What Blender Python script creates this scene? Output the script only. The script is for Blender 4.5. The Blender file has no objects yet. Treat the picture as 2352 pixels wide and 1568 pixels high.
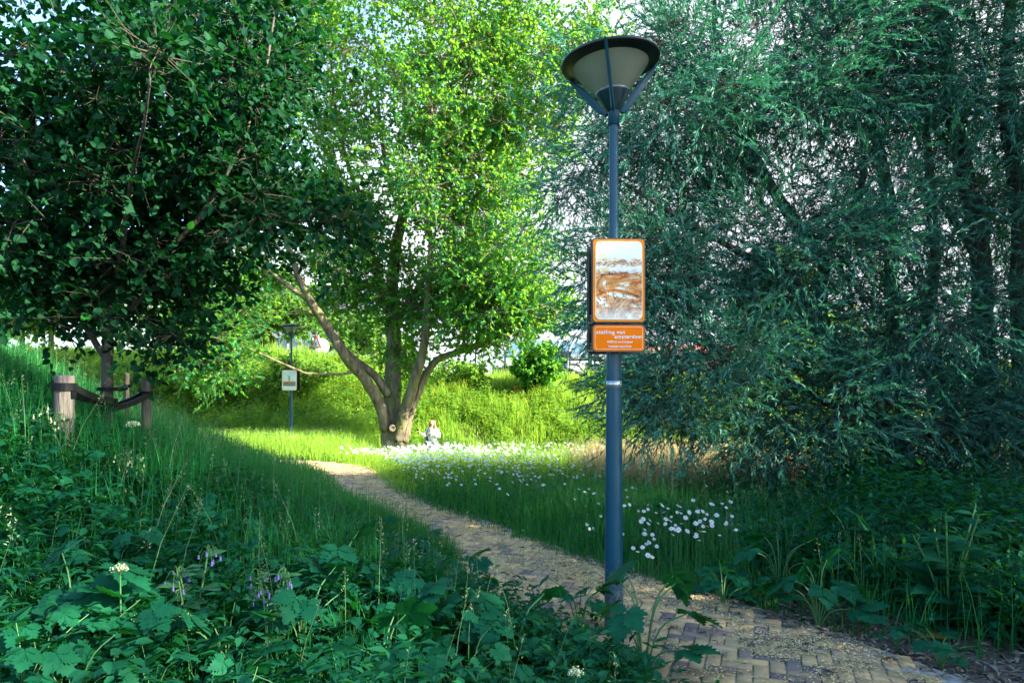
import bpy, bmesh, math, random
import numpy as np
from mathutils import Vector, Matrix
rng = np.random.default_rng(11)
random.seed(5)
R = math.radians
SC = bpy.context.scene
COL = SC.collection
F = 1568.0
CZ = 1.65
CX0, HY = 1176.0, 907.0

def P(px, py, Y):
    """a point of the place, measured off the photograph at a distance Y"""
    return np.array([(px - CX0) / F * Y, Y, CZ - (py - HY) / F * Y])

# ------------------------------------------------------------------ materials
def new_mat(name):
    m = bpy.data.materials.new(name)
    m.use_nodes = True
    nt = m.node_tree
    for n in list(nt.nodes):
        nt.nodes.remove(n)
    out = nt.nodes.new('ShaderNodeOutputMaterial')
    return m, nt, out

def N(nt, kind, **kw):
    n = nt.nodes.new(kind)
    for k, v in kw.items():
        if k.startswith('i_'):
            n.inputs[k[2:].replace('_', ' ')].default_value = v
        else:
            setattr(n, k, v)
    return n

def ramp(nt, stops, interp='LINEAR'):
    n = nt.nodes.new('ShaderNodeValToRGB')
    cr = n.color_ramp
    cr.interpolation = interp
    while len(cr.elements) < len(stops):
        cr.elements.new(0.5)
    for e, (p, c) in zip(cr.elements, stops):
        e.position = p
        e.color = (*c, 1)
    return n

def leaf_mat(name, cols, trans_col, trans=0.35, rough=0.45, spec=0.4, under=None):
    m, nt, out = new_mat(name)
    L = nt.links
    at = N(nt, 'ShaderNodeAttribute', attribute_name='tint')
    rp = ramp(nt, [(i / (len(cols) - 1), c) for i, c in enumerate(cols)])
    L.new(at.outputs['Fac'], rp.inputs[0])
    base = rp.outputs[0]
    if under is not None:
        geo = N(nt, 'ShaderNodeNewGeometry')
        mx = N(nt, 'ShaderNodeMixRGB')
        L.new(geo.outputs['Backfacing'], mx.inputs[0])
        L.new(base, mx.inputs[1])
        mx.inputs[2].default_value = (*under, 1)
        base = mx.outputs[0]
    pb = N(nt, 'ShaderNodeBsdfPrincipled')
    pb.inputs['Roughness'].default_value = rough
    pb.inputs['Specular IOR Level'].default_value = spec * .6
    pb.inputs['Specular Tint'].default_value = (.35, .95, .75, 1)
    L.new(base, pb.inputs['Base Color'])
    tr = N(nt, 'ShaderNodeBsdfTranslucent')
    mt = N(nt, 'ShaderNodeMixRGB', blend_type='MULTIPLY')
    mt.inputs[0].default_value = 0.0
    tr.inputs['Color'].default_value = (*trans_col, 1)
    ms = N(nt, 'ShaderNodeMixShader')
    ms.inputs[0].default_value = trans
    L.new(pb.outputs[0], ms.inputs[1])
    L.new(tr.outputs[0], ms.inputs[2])
    L.new(ms.outputs[0], out.inputs[0])
    return m

def simple(name, col, rough=0.6, metal=0.0, spec=0.5, noise=0.0, nscale=8, bump=0.0, bscale=60, coat=0):
    m, nt, out = new_mat(name)
    L = nt.links
    pb = N(nt, 'ShaderNodeBsdfPrincipled')
    pb.inputs['Roughness'].default_value = rough
    pb.inputs['Metallic'].default_value = metal
    pb.inputs['Specular IOR Level'].default_value = spec
    pb.inputs['Coat Weight'].default_value = coat
    pb.inputs['Base Color'].default_value = (*col, 1)
    tc = N(nt, 'ShaderNodeTexCoord')
    if noise:
        no = N(nt, 'ShaderNodeTexNoise')
        no.inputs['Scale'].default_value = nscale
        no.inputs['Detail'].default_value = 6
        L.new(tc.outputs['Object'], no.inputs['Vector'])
        a = tuple(max(0, c * (1 - noise)) for c in col)
        b = tuple(min(1, c * (1 + noise)) for c in col)
        rp = ramp(nt, [(0.3, a), (0.7, b)])
        L.new(no.outputs[0], rp.inputs[0])
        L.new(rp.outputs[0], pb.inputs['Base Color'])
    if bump:
        n2 = N(nt, 'ShaderNodeTexNoise')
        n2.inputs['Scale'].default_value = bscale
        n2.inputs['Detail'].default_value = 5
        L.new(tc.outputs['Object'], n2.inputs['Vector'])
        bm_ = N(nt, 'ShaderNodeBump')
        bm_.inputs['Strength'].default_value = bump
        bm_.inputs['Distance'].default_value = 0.02
        L.new(n2.outputs[0], bm_.inputs['Height'])
        L.new(bm_.outputs[0], pb.inputs['Normal'])
    L.new(pb.outputs[0], out.inputs[0])
    return m

def bark_mat(name, dark, light, scale=6, moss=None, stretch=(1, 1, .22)):
    m, nt, out = new_mat(name)
    L = nt.links
    tc = N(nt, 'ShaderNodeTexCoord')
    mp = N(nt, 'ShaderNodeMapping')
    mp.inputs['Scale'].default_value = stretch
    L.new(tc.outputs['Object'], mp.inputs[0])
    no = N(nt, 'ShaderNodeTexNoise')
    no.inputs['Scale'].default_value = scale
    no.inputs['Detail'].default_value = 8
    no.inputs['Roughness'].default_value = .65
    L.new(mp.outputs[0], no.inputs['Vector'])
    rp = ramp(nt, [(0.32, dark), (0.62, light)])
    L.new(no.outputs[0], rp.inputs[0])
    col = rp.outputs[0]
    if moss:
        n2 = N(nt, 'ShaderNodeTexNoise')
        n2.inputs['Scale'].default_value = 2.2
        n2.inputs['Detail'].default_value = 4
        L.new(tc.outputs['Object'], n2.inputs['Vector'])
        r2 = ramp(nt, [(0.52, (0, 0, 0)), (0.64, (.7, .7, .7))])
        L.new(n2.outputs[0], r2.inputs[0])
        mx = N(nt, 'ShaderNodeMixRGB')
        L.new(r2.outputs[0], mx.inputs[0])
        L.new(col, mx.inputs[1])
        mx.inputs[2].default_value = (*moss, 1)
        col = mx.outputs[0]
    pb = N(nt, 'ShaderNodeBsdfPrincipled')
    pb.inputs['Roughness'].default_value = .85
    pb.inputs['Specular IOR Level'].default_value = .2
    L.new(col, pb.inputs['Base Color'])
    bp = N(nt, 'ShaderNodeBump')
    bp.inputs['Strength'].default_value = .8
    bp.inputs['Distance'].default_value = .03
    n3 = N(nt, 'ShaderNodeTexNoise')
    n3.inputs['Scale'].default_value = scale * 3
    n3.inputs['Detail'].default_value = 6
    L.new(mp.outputs[0], n3.inputs['Vector'])
    L.new(n3.outputs[0], bp.inputs['Height'])
    L.new(bp.outputs[0], pb.inputs['Normal'])
    L.new(pb.outputs[0], out.inputs[0])
    return m

M = {}
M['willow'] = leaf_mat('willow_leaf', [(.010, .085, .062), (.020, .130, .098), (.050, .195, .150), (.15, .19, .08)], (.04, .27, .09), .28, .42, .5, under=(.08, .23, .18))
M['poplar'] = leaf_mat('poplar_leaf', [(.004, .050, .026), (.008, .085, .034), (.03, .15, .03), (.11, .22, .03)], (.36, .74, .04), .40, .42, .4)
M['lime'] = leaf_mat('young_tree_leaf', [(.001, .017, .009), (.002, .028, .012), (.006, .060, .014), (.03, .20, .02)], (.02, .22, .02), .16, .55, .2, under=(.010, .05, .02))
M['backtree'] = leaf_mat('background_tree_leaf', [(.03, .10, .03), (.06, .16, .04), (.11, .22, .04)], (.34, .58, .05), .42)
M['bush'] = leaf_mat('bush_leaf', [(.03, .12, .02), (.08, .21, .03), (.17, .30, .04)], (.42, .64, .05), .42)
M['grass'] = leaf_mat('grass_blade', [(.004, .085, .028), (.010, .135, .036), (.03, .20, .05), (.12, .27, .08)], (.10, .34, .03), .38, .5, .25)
M['grass_sunlit'] = leaf_mat('sunlit_grass_blade', [(.04, .15, .02), (.11, .25, .03), (.20, .34, .04), (.30, .38, .07)], (.52, .72, .07), .48, .55, .25)  # brighter, yellower copy of the grass colour with the sunlight put in
M['dry'] = leaf_mat('dry_grass_blade', [(.20, .18, .08), (.34, .27, .14), (.46, .36, .2)], (.5, .4, .2), .3, .6, .2)
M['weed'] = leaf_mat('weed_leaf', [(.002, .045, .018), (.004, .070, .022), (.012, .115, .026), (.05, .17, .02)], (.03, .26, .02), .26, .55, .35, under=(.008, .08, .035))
M['hogweed'] = leaf_mat('hogweed_leaf', [(.002, .045, .017), (.003, .066, .022), (.009, .105, .026), (.04, .155, .02)], (.02, .24, .02), .26, .55, .35, under=(.006, .08, .035))
M['comfrey'] = leaf_mat('comfrey_leaf', [(.02, .09, .05), (.03, .12, .055), (.05, .16, .06)], (.06, .28, .05), .25, .5, .35)
M['seedhead'] = leaf_mat('seed_head', [(.10, .20, .09), (.18, .27, .14), (.26, .27, .17)], (.25, .35, .15), .3, .7, .2)
M['petal'] = leaf_mat('daisy_petal', [(.80, .84, .88), (.86, .88, .90)], (.75, .75, .72), .3, .6, .2)
M['stem'] = simple('plant_stem', (.05, .15, .04), .6)
M['yellow'] = simple('daisy_centre', (.70, .42, .02), .8, noise=.2, nscale=300)
M['poppy'] = leaf_mat('poppy_petal', [(.75, .02, .01), (.8, .03, .02)], (.8, .03, .02), .35, .5, .3)
M['purple'] = simple('comfrey_bell', (.10, .08, .28), .6)
M['cream'] = simple('cream_umbel', (.42, .50, .30), .8)
M['pinkish'] = simple('thistle_bud', (.5, .12, .2), .8)
M['willow_bark'] = bark_mat('willow_bark', (.022, .022, .020), (.085, .078, .066), 7)
M['poplar_bark'] = bark_mat('poplar_bark', (.035, .028, .020), (.19, .155, .11), 7, moss=(.10, .12, .03))
M['young_bark'] = bark_mat('young_tree_bark', (.04, .037, .035), (.11, .10, .088), 10)
M['twig'] = simple('twig', (.05, .045, .03), .8)
M['poplar_twig'] = simple('poplar_twig', (.15, .12, .08), .8)
M['stake'] = bark_mat('grey_wood', (.07, .058, .05), (.22, .19, .165), 14, stretch=(1, 1, .08))
M['rubber'] = simple('black_rubber', (.004, .005, .007), .6, spec=.2)
M['blue'] = simple('blue_grey_enamel', (.002, .055, .092), .42, spec=.35, noise=.12, nscale=3, bump=.06, bscale=180, coat=.1)
nt = M['blue'].node_tree; pb = [n for n in nt.nodes if n.type == 'BSDF_PRINCIPLED'][0]; src = pb.inputs['Base Color'].links[0].from_socket
tc = [n for n in nt.nodes if n.type == 'TEX_COORD'][0]
sz = N(nt, 'ShaderNodeSeparateXYZ'); nt.links.new(tc.outputs['Object'], sz.inputs[0])
n8 = N(nt, 'ShaderNodeTexNoise'); n8.inputs['Scale'].default_value = 45; n8.inputs['Detail'].default_value = 8; n8.inputs['Roughness'].default_value = .8; nt.links.new(tc.outputs['Object'], n8.inputs['Vector'])
ad = N(nt, 'ShaderNodeMath', operation='MULTIPLY_ADD'); ad.inputs[1].default_value = -.55; ad.inputs[2].default_value = .42; nt.links.new(sz.outputs[2], ad.inputs[0])
cl = N(nt, 'ShaderNodeMath', operation='MAXIMUM'); cl.inputs[1].default_value = -.02; nt.links.new(ad.outputs[0], cl.inputs[0])
sm = N(nt, 'ShaderNodeMath', operation='ADD'); nt.links.new(cl.outputs[0], sm.inputs[0]); nt.links.new(n8.outputs[0], sm.inputs[1])
rr = ramp(nt, [(.66, (0, 0, 0)), (.80, (.75, .75, .75))]); nt.links.new(sm.outputs[0], rr.inputs[0])
mg = N(nt, 'ShaderNodeMixRGB'); nt.links.new(rr.outputs[0], mg.inputs[0]); nt.links.new(src, mg.inputs[1]); mg.inputs[2].default_value = (.13, .15, .14, 1); nt.links.new(mg.outputs[0], pb.inputs['Base Color'])
M['blue_dark'] = simple('dark_blue_enamel', (.006, .030, .046), .3, spec=.55, coat=.2)
M['hat'] = simple('lamp_hat_black', (.006, .010, .014), .4)
M['silver'] = simple('silver_tape', (.45, .50, .52), .28, metal=.7, noise=.1, nscale=200)
M['plastic_brown'] = simple('dark_brown_plastic', (.022, .012, .014), .35, spec=.5)
M['orange'] = simple('orange_sheet', (.96, .19, 0), .5, spec=.1, noise=.03, nscale=40)
M['orange_border'] = simple('orange_border_sheet', (.90, .25, .01), .5, spec=.1)
M['white'] = simple('white_paint', (.82, .82, .80), .5)
M['lettering'] = simple('white_lettering', (.85, .85, .82), .5)
M['cream_line'] = simple('cream_line', (.90, .78, .50), .5)
M['red'] = simple('red_paint', (.62, .02, .03), .4)
M['black'] = simple('black_paint', (.012, .012, .014), .5)
M['grey_metal'] = simple('galvanised_grey', (.28, .32, .36), .45, metal=.5, noise=.1, nscale=20)
M['station_white'] = simple('station_white', (.27, .29, .31), .6, noise=.05, nscale=1)
M['concrete'] = simple('pale_concrete', (.20, .22, .24), .8, noise=.06, nscale=.6)
M['pale_wall'] = simple('pale_facade', (.14, .16, .18), .7, noise=.05, nscale=.4)
M['glassy'] = simple('roof_glass', (.06, .13, .16), .35, spec=.4)
M['dark_glass'] = simple('dark_window', (.03, .05, .07), .12, spec=.8)
M['fence'] = simple('dark_blue_fence', (.012, .025, .045), .5)
M['red_roof'] = simple('red_tiles', (.55, .16, .12), .7, noise=.25, nscale=2)
M['skin'] = simple('skin', (.55, .33, .24), .5, spec=.3)
M['hair'] = simple('auburn_hair', (.36, .14, .05), .5, noise=.3, nscale=60)
M['sweater'] = simple('white_sweater', (.74, .76, .80), .9, spec=.1, bump=.3, bscale=60)
M['jeans'] = simple('pale_jeans', (.14, .19, .26), .9, spec=.1, noise=.1, nscale=30)
M['print_pink'] = simple('pink_print', (.55, .20, .30), .9)
M['print_dark'] = simple('navy_print', (.05, .07, .14), .9)

# ------------------------------------------------------------------ object helpers
def tag(o, label=None, cat=None, group=None, kind=None):
    if label: o['label'] = label
    if cat: o['category'] = cat
    if group: o['group'] = group
    if kind: o['kind'] = kind
    return o

def empty(name, loc, label, cat, group=None, rz=0):
    o = bpy.data.objects.new(name, None)
    COL.objects.link(o)
    o.location = loc
    o.rotation_euler = (0, 0, rz)
    o.empty_display_size = .1
    return tag(o, label, cat, group)

def link(name, me, mat=None, parent=None, loc=None, smooth=False):
    o = bpy.data.objects.new(name, me)
    COL.objects.link(o)
    if mat is not None:
        for m in (mat if isinstance(mat, (list, tuple)) else [mat]):
            me.materials.append(m)
    if parent is not None: o.parent = parent
    if loc is not None: o.location = loc
    if smooth:
        me.polygons.foreach_set('use_smooth', np.ones(len(me.polygons), dtype=bool))
    return o

def np_mesh(name, V, Q, tint=None, T=None, smooth=False):
    """V (n,3); Q (m,4) quads; T (k,3) tris"""
    me = bpy.data.meshes.new(name)
    V = np.asarray(V, dtype=np.float32)
    nq = 0 if Q is None else len(Q)
    nt_ = 0 if T is None else len(T)
    me.vertices.add(len(V))
    me.vertices.foreach_set('co', V.ravel())
    loops = []
    if nq: loops.append(np.asarray(Q, dtype=np.int32).ravel())
    if nt_: loops.append(np.asarray(T, dtype=np.int32).ravel())
    lv = np.concatenate(loops)
    me.loops.add(len(lv))
    me.loops.foreach_set('vertex_index', lv)
    me.polygons.add(nq + nt_)
    st = np.concatenate([np.arange(nq) * 4, nq * 4 + np.arange(nt_) * 3]).astype(np.int32)
    me.polygons.foreach_set('loop_start', st)
    if tint is not None:
        a = me.attributes.new('tint', 'FLOAT', 'POINT')
        a.data.foreach_set('value', np.asarray(tint, dtype=np.float32))
    me.update(calc_edges=True)
    if smooth:
        me.polygons.foreach_set('use_smooth', np.ones(len(me.polygons), dtype=bool))
    return me

def norm(v):
    return v / np.maximum(np.linalg.norm(v, axis=-1, keepdims=True), 1e-9)

def frame_of(d, up):
    """s = side, n = normal, orthonormal to d"""
    s = norm(np.cross(d, up))
    n = np.cross(s, d)
    return s, n

# leaf templates (u along, v across, w normal)
T_LANCE = (np.array([[0, 0, 0], [.42, -.5, .10], [1, 0, -.12], [.42, .5, .10]]), np.array([[0, 1, 2, 3]]))
T_OVATE = (np.array([[0, 0, 0], [.25, -.46, .07], [.68, -.36, .03], [1, 0, -.10], [.68, .36, .03], [.25, .46, .07], [.5, 0, 0]]),
           np.array([[0, 1, 2, 6], [6, 2, 3, 3], [0, 6, 4, 5], [6, 3, 3, 4]]))
T_OVATE = (np.array([[0, 0, 0], [.28, -.48, .09], [.66, -.38, .05], [1, 0, -.10], [.66, .38, .05], [.28, .48, .09]]),
           np.array([[0, 1, 2, 3], [0, 3, 4, 5]]))

def leaves(c, d, nrm, L, W, tmpl, tint):
    tv, tf = tmpl[0], tmpl[1]
    s, n = frame_of(d, nrm)
    k = len(tv)
    L = np.broadcast_to(L, (len(c),))[:, None]
    W = np.broadcast_to(W, (len(c),))[:, None]
    V = c[:, None, :] + (d * L)[:, None, :] * tv[None, :, 0:1] + (s * W)[:, None, :] * tv[None, :, 1:2] + (n * L)[:, None, :] * tv[None, :, 2:3]
    Q = (np.arange(len(c)) * k)[:, None, None] + tf[None]
    tt = np.repeat(tint, k)
    if len(tmpl) > 2: tt = np.clip(tt + np.tile(tmpl[2], len(c)), 0, 1)
    return V.reshape(-1, 3), Q.reshape(-1, 4), tt

def merge(parts):
    Vs, Qs, Ts, o = [], [], [], 0
    for V, Q, t in parts:
        Vs.append(V); Qs.append(Q + o); Ts.append(t); o += len(V)
    return np.concatenate(Vs), np.concatenate(Qs), np.concatenate(Ts)

def catmull(pts, rad, n=6):
    pts = np.asarray(pts, float); rad = np.asarray(rad, float)
    P_ = np.vstack([2 * pts[0] - pts[1], pts, 2 * pts[-1] - pts[-2]])
    out, ro = [], []
    for i in range(1, len(P_) - 2):
        for k in range(n):
            t = k / n
            a, b, c, d = P_[i - 1], P_[i], P_[i + 1], P_[i + 2]
            out.append(.5 * ((2 * b) + (-a + c) * t + (2 * a - 5 * b + 4 * c - d) * t * t + (-a + 3 * b - 3 * c + d) * t ** 3))
            ro.append(rad[i - 1] * (1 - t) + rad[i] * t)
    out.append(P_[-2]); ro.append(rad[-1])
    return np.array(out), np.array(ro)

def tube(pts, rad, sides=8, wob=0.0, cap=True):
    pts = np.asarray(pts, float); rad = np.asarray(rad, float)
    n = len(pts)
    d = np.gradient(pts, axis=0); d = norm(d)
    ref = np.array([0.13, -1, .21]) if abs(d[0][1]) < .9 else np.array([1, 0, .1])
    ang = np.linspace(0, 2 * np.pi, sides, endpoint=False)
    V = []
    prev = norm(np.cross(d[0], ref))
    for i in range(n):
        s = prev - d[i] * np.dot(prev, d[i]); s = norm(s); prev = s
        b = np.cross(d[i], s)
        rr = rad[i] * (1 + wob * np.sin(ang * 3 + i * .35) + wob * .7 * np.sin(ang * 5 - i * .6))
        V.append(pts[i] + (np.cos(ang) * rr)[:, None] * s + (np.sin(ang) * rr)[:, None] * b)
    V = np.concatenate(V)
    a = np.arange(sides); b = (a + 1) % sides
    Q = np.concatenate([np.stack([i * sides + a, i * sides + b, (i + 1) * sides + b, (i + 1) * sides + a], 1) for i in range(n - 1)])
    if cap:
        m = n * sides
        V = np.vstack([V, pts[0], pts[-1]])
        # cap fans as degenerate free quads (pairs of side verts)
        if sides % 2 == 0:
            h = np.arange(0, sides, 2)
            Q0 = np.stack([np.full(len(h), m), (h + 2) % sides, (h + 1) % sides, h], 1)
            Q1 = np.stack([np.full(len(h), m + 1), (n - 1) * sides + h, (n - 1) * sides + (h + 1) % sides, (n - 1) * sides + (h + 2) % sides], 1)
            Q = np.vstack([Q, Q0, Q1])
    return V, Q, np.zeros(len(V))

def lathe(name, prof, mat, parent=None, seg=32, loc=None, smooth=True, sx=1, sy=1):
    V, n = [], len(prof)
    for r, z in prof:
        for k in range(seg):
            a = 2 * math.pi * k / seg
            V.append((r * math.cos(a) * sx, r * math.sin(a) * sy, z))
    Q = [(i * seg + k, i * seg + (k + 1) % seg, (i + 1) * seg + (k + 1) % seg, (i + 1) * seg + k) for i in range(n - 1) for k in range(seg)]
    return link(name, np_mesh(name, V, np.array(Q)), mat, parent, loc, smooth)

def bm_obj(name, bm, mat, parent=None, loc=None, smooth=False):
    me = bpy.data.meshes.new(name)
    bmesh.ops.recalc_face_normals(bm, faces=bm.faces)
    bm.to_mesh(me); bm.free()
    return link(name, me, mat, parent, loc, smooth)

def bx(bm, x0, x1, y0, y1, z0, z1, mi=0):
    vs = [bm.verts.new(p) for p in ((x0, y0, z0), (x1, y0, z0), (x1, y1, z0), (x0, y1, z0), (x0, y0, z1), (x1, y0, z1), (x1, y1, z1), (x0, y1, z1))]
    for f in ((0, 3, 2, 1), (4, 5, 6, 7), (0, 1, 5, 4), (1, 2, 6, 5), (2, 3, 7, 6), (3, 0, 4, 7)):
        fc = bm.faces.new([vs[i] for i in f]); fc.material_index = mi
    return bm

def box(name, x0, x1, y0, y1, z0, z1, mat, parent=None, loc=None, bev=0.0):
    bm = bmesh.new(); bx(bm, x0, x1, y0, y1, z0, z1)
    if bev:
        bmesh.ops.bevel(bm, geom=bm.edges[:], offset=bev, segments=2, affect='EDGES')
    return bm_obj(name, bm, mat, parent, loc)

def rrect(w, h, r, seg=6):
    pts = []
    for cx, cz, a0 in ((w / 2 - r, h / 2 - r, 0), (-w / 2 + r, h / 2 - r, 90), (-w / 2 + r, -h / 2 + r, 180), (w / 2 - r, -h / 2 + r, 270)):
        for k in range(seg + 1):
            a = R(a0 + 90 * k / seg)
            pts.append((cx + r * math.cos(a), cz + r * math.sin(a)))
    return pts

def plate(name, w, h, r, y0, y1, mat, parent, loc=None, bev=0.0, cx=0, cz=0):
    """rounded plate in the XZ plane, front at y0"""
    bm = bmesh.new()
    pts = rrect(w, h, r)
    a = [bm.verts.new((x + cx, y0, z + cz)) for x, z in pts]
    b = [bm.verts.new((x + cx, y1, z + cz)) for x, z in pts]
    bm.faces.new(a); bm.faces.new(b[::-1])
    n = len(pts)
    for i in range(n):
        bm.faces.new((a[i], b[i], b[(i + 1) % n], a[(i + 1) % n]))
    if bev:
        es = [e for e in bm.edges if (e.verts[0].co.y == e.verts[1].co.y)]
        bmesh.ops.bevel(bm, geom=es, offset=bev, segments=2, affect='EDGES')
    return bm_obj(name, bm, mat, parent, loc)

def ring_plate(name, w, h, r, t, y, mat, parent, cx=0, cz=0, th=.0015):
    o_, i_ = rrect(w, h, r), rrect(w - 2 * t, h - 2 * t, max(r - t, .002))
    bm = bmesh.new(); n = len(o_)
    a = [bm.verts.new((x + cx, y, z + cz)) for x, z in o_]
    b = [bm.verts.new((x + cx, y, z + cz)) for x, z in i_]
    c = [bm.verts.new((x + cx, y + th, z + cz)) for x, z in o_]
    d = [bm.verts.new((x + cx, y + th, z + cz)) for x, z in i_]
    for i in range(n):
        j = (i + 1) % n
        bm.faces.new((a[i], a[j], b[j], b[i])); bm.faces.new((a[i], c[i], c[j], a[j])); bm.faces.new((b[i], b[j], d[j], d[i]))
        bm.faces.new((c[i], d[i], d[j], c[j]))
    return bm_obj(name, bm, mat, parent)

def text(name, body, size, x, y, z, mat, parent, align='LEFT', bold=.0, rot=(R(90), 0, 0), sx=1.0):
    cu = bpy.data.curves.new(name, 'FONT')
    cu.body = body; cu.size = size; cu.align_x = align; cu.offset = bold; cu.extrude = .0008
    cu.space_character = 1.12
    o = bpy.data.objects.new(name, cu)
    COL.objects.link(o)
    cu.materials.append(mat)
    o.location = (x, y, z); o.rotation_euler = rot; o.parent = parent; o.scale = (sx, 1, 1)
    return o

def copy_tree(o, parent=None):
    c = o.copy(); COL.objects.link(c)
    if parent is not None: c.parent = parent
    for ch in list(o.children): copy_tree(ch, c)
    return c

# ------------------------------------------------------------------ terrain
def sst(a, b, x):
    t = np.clip((x - a) / (b - a), 0, 1)
    return t * t * (3 - 2 * t)

def vn(x, y, s=1.0, seed=0.0):
    """smooth pseudo noise in -1..1"""
    x = x * s; y = y * s
    return (np.sin(x * 1.7 + 3.1 * np.sin(y * .9 + seed) + seed) + np.sin(y * 2.1 + 2.3 * np.sin(x * 1.3 - seed) + seed * 1.7) + np.sin((x + y) * 3.3 + 1.9 * np.sin((x - y) * 2.2) + seed)) / 3

CL, _r = catmull([(3.5, -12, 0), (3.5, -3, 0), (3.0, .5, 0), (2.35, 2.2, 0), (1.70, 3.54, 0), (1.24, 4.41, 0), (.90, 4.98, 0), (.34, 5.7, 0), (-.12, 6.4, 0), (-.95, 8.0, 0), (-1.85, 9.5, 0), (-2.6, 11.1, 0), (-3.25, 13.1, 0),
                    (-3.75, 14.5, 0), (-4.9, 15.6, 0), (-7.2, 16.5, 0), (-12, 17.8, 0), (-22, 19, 0)], [0] * 18, 5)
CL = CL[:, :2]
CLt = norm(np.gradient(CL, axis=0))

def path_sd(x, y):
    """signed distance from the path's centre line, positive to the left (hill side)"""
    x = np.asarray(x, float); y = np.asarray(y, float)
    sh = x.shape
    p = np.stack([x.ravel(), y.ravel()], 1)
    out = np.empty(len(p))
    for i in range(0, len(p), 40000):
        q = p[i:i + 40000]
        a = CL[:-1]; b = CL[1:]; ab = b - a
        t = np.clip(((q[:, None] - a) * ab).sum(-1) / (ab ** 2).sum(-1), 0, 1)
        cl = a + t[..., None] * ab
        dv = q[:, None] - cl
        d = np.sqrt((dv ** 2).sum(-1))
        j = d.argmin(1)
        r = np.arange(len(q))
        tn = norm(ab[j]); v = dv[r, j]
        side = np.sign(tn[:, 0] * v[:, 1] - tn[:, 1] * v[:, 0])
        out[i:i + 40000] = d[r, j] * np.where(side == 0, 1, side)
    return out.reshape(sh)

def ground(x, y):
    x = np.asarray(x, float); y = np.asarray(y, float)
    sd = path_sd(x, y)
    lf = np.maximum(sd - .95, 0)
    sl = .24 + .20 * sst(2.8, 5.2, y)
    h0 = lf * (sl - .07) + .032 * lf ** 2 * sst(3, 6, y)
    hill = h0 / (1 + (h0 / 5) ** 3) ** (1 / 3) * (1 - sst(17, 25, y))
    # right verge falls to water
    xw = 5.0 + .42 * np.maximum(y - 8, 0)
    wat = -1.35 * sst(0, 3.2, x - xw) * (sd < 0) * (1 - sst(44, 52, y))
    # hollow behind the daisies
    hol = -.90 * sst(14.5, 21, y) * (1 - sst(24.5, 27, y)) * sst(-5.5, -3.0, x) * (1 - sst(5, 9, x))
    bank = (2.15 + .65 * sst(-2.5, -9, x)) * sst(24.5, 31, y) * (1 - sst(13, 19, x - .1 * (y - 30)))
    bank = bank + .45 * sst(3, 12, -x) * sst(24.5, 31, y)
    n = .05 * vn(x, y, .8, 1.3) * sst(.9, 2.0, np.abs(sd))
    side = .08 * sst(1.0, 2.0, -sd)
    return hill + wat + hol + bank + n + side

def gs(a, b, n): return np.linspace(a, b, n)
xs = np.unique(np.concatenate([-np.geomspace(600, 30, 12), gs(-28, -10, 28), gs(-9.6, 9.6, 110), gs(10, 28, 30), np.geomspace(30, 600, 12)]))
ys = np.unique(np.concatenate([-np.geomspace(300, 8, 8), gs(-7, 2, 16), gs(2.15, 18, 110), gs(18.3, 34, 50), gs(35, 60, 26), np.geomspace(64, 900, 14)]))
GX, GY = np.meshgrid(xs, ys)
GZ = ground(GX, GY)
GV = np.stack([GX.ravel(), GY.ravel(), GZ.ravel()], 1)
nx = len(xs)
ii, jj = np.meshgrid(np.arange(len(ys) - 1), np.arange(nx - 1), indexing='ij')
b0 = (ii * nx + jj).ravel()
GQ = np.stack([b0, b0 + 1, b0 + nx + 1, b0 + nx], 1)
m, nt, out = new_mat('soil_and_moss')
tc = N(nt, 'ShaderNodeTexCoord'); no = N(nt, 'ShaderNodeTexNoise'); no.inputs['Scale'].default_value = 1.3; no.inputs['Detail'].default_value = 9; no.inputs['Roughness'].default_value = .7
nt.links.new(tc.outputs['Object'], no.inputs['Vector'])
sp = ramp(nt, [(.35, (.035, .035, .02)), (.5, (.05, .075, .025)), (.68, (.09, .13, .04))])
nt.links.new(no.outputs[0], sp.inputs[0])
pb = N(nt, 'ShaderNodeBsdfPrincipled'); pb.inputs['Roughness'].default_value = .95; pb.inputs['Specular IOR Level'].default_value = .1
at = N(nt, 'ShaderNodeAttribute', attribute_name='tint')
n4 = N(nt, 'ShaderNodeTexNoise'); n4.inputs['Scale'].default_value = 30; n4.inputs['Detail'].default_value = 8
nt.links.new(tc.outputs['Object'], n4.inputs['Vector'])
dirt = ramp(nt, [(.3, (.05, .042, .035)), (.55, (.13, .11, .09)), (.75, (.24, .21, .18))])
nt.links.new(n4.outputs[0], dirt.inputs[0])
mx = N(nt, 'ShaderNodeMixRGB')
nt.links.new(at.outputs['Fac'], mx.inputs[0]); nt.links.new(sp.outputs[0], mx.inputs[1]); nt.links.new(dirt.outputs[0], mx.inputs[2])
nt.links.new(mx.outputs[0], pb.inputs['Base Color'])
bp = N(nt, 'ShaderNodeBump'); bp.inputs['Strength'].default_value = 1; bp.inputs['Distance'].default_value = .03
nt.links.new(n4.outputs[0], bp.inputs['Height']); nt.links.new(bp.outputs[0], pb.inputs['Normal'])
nt.links.new(pb.outputs[0], out.inputs[0])
sdg = path_sd(GX, GY)
dirtm = ((1 - sst(1.5, 2.6, np.abs(sdg))) * (sdg < 0) * (GY < 9)).ravel()
dirtm = np.maximum(dirtm, ((1 - sst(.9, 1.15, np.abs(sdg)))).ravel())
g = link('ground', np_mesh('ground', GV, GQ, dirtm, smooth=True), m); tag(g, kind='structure')

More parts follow.
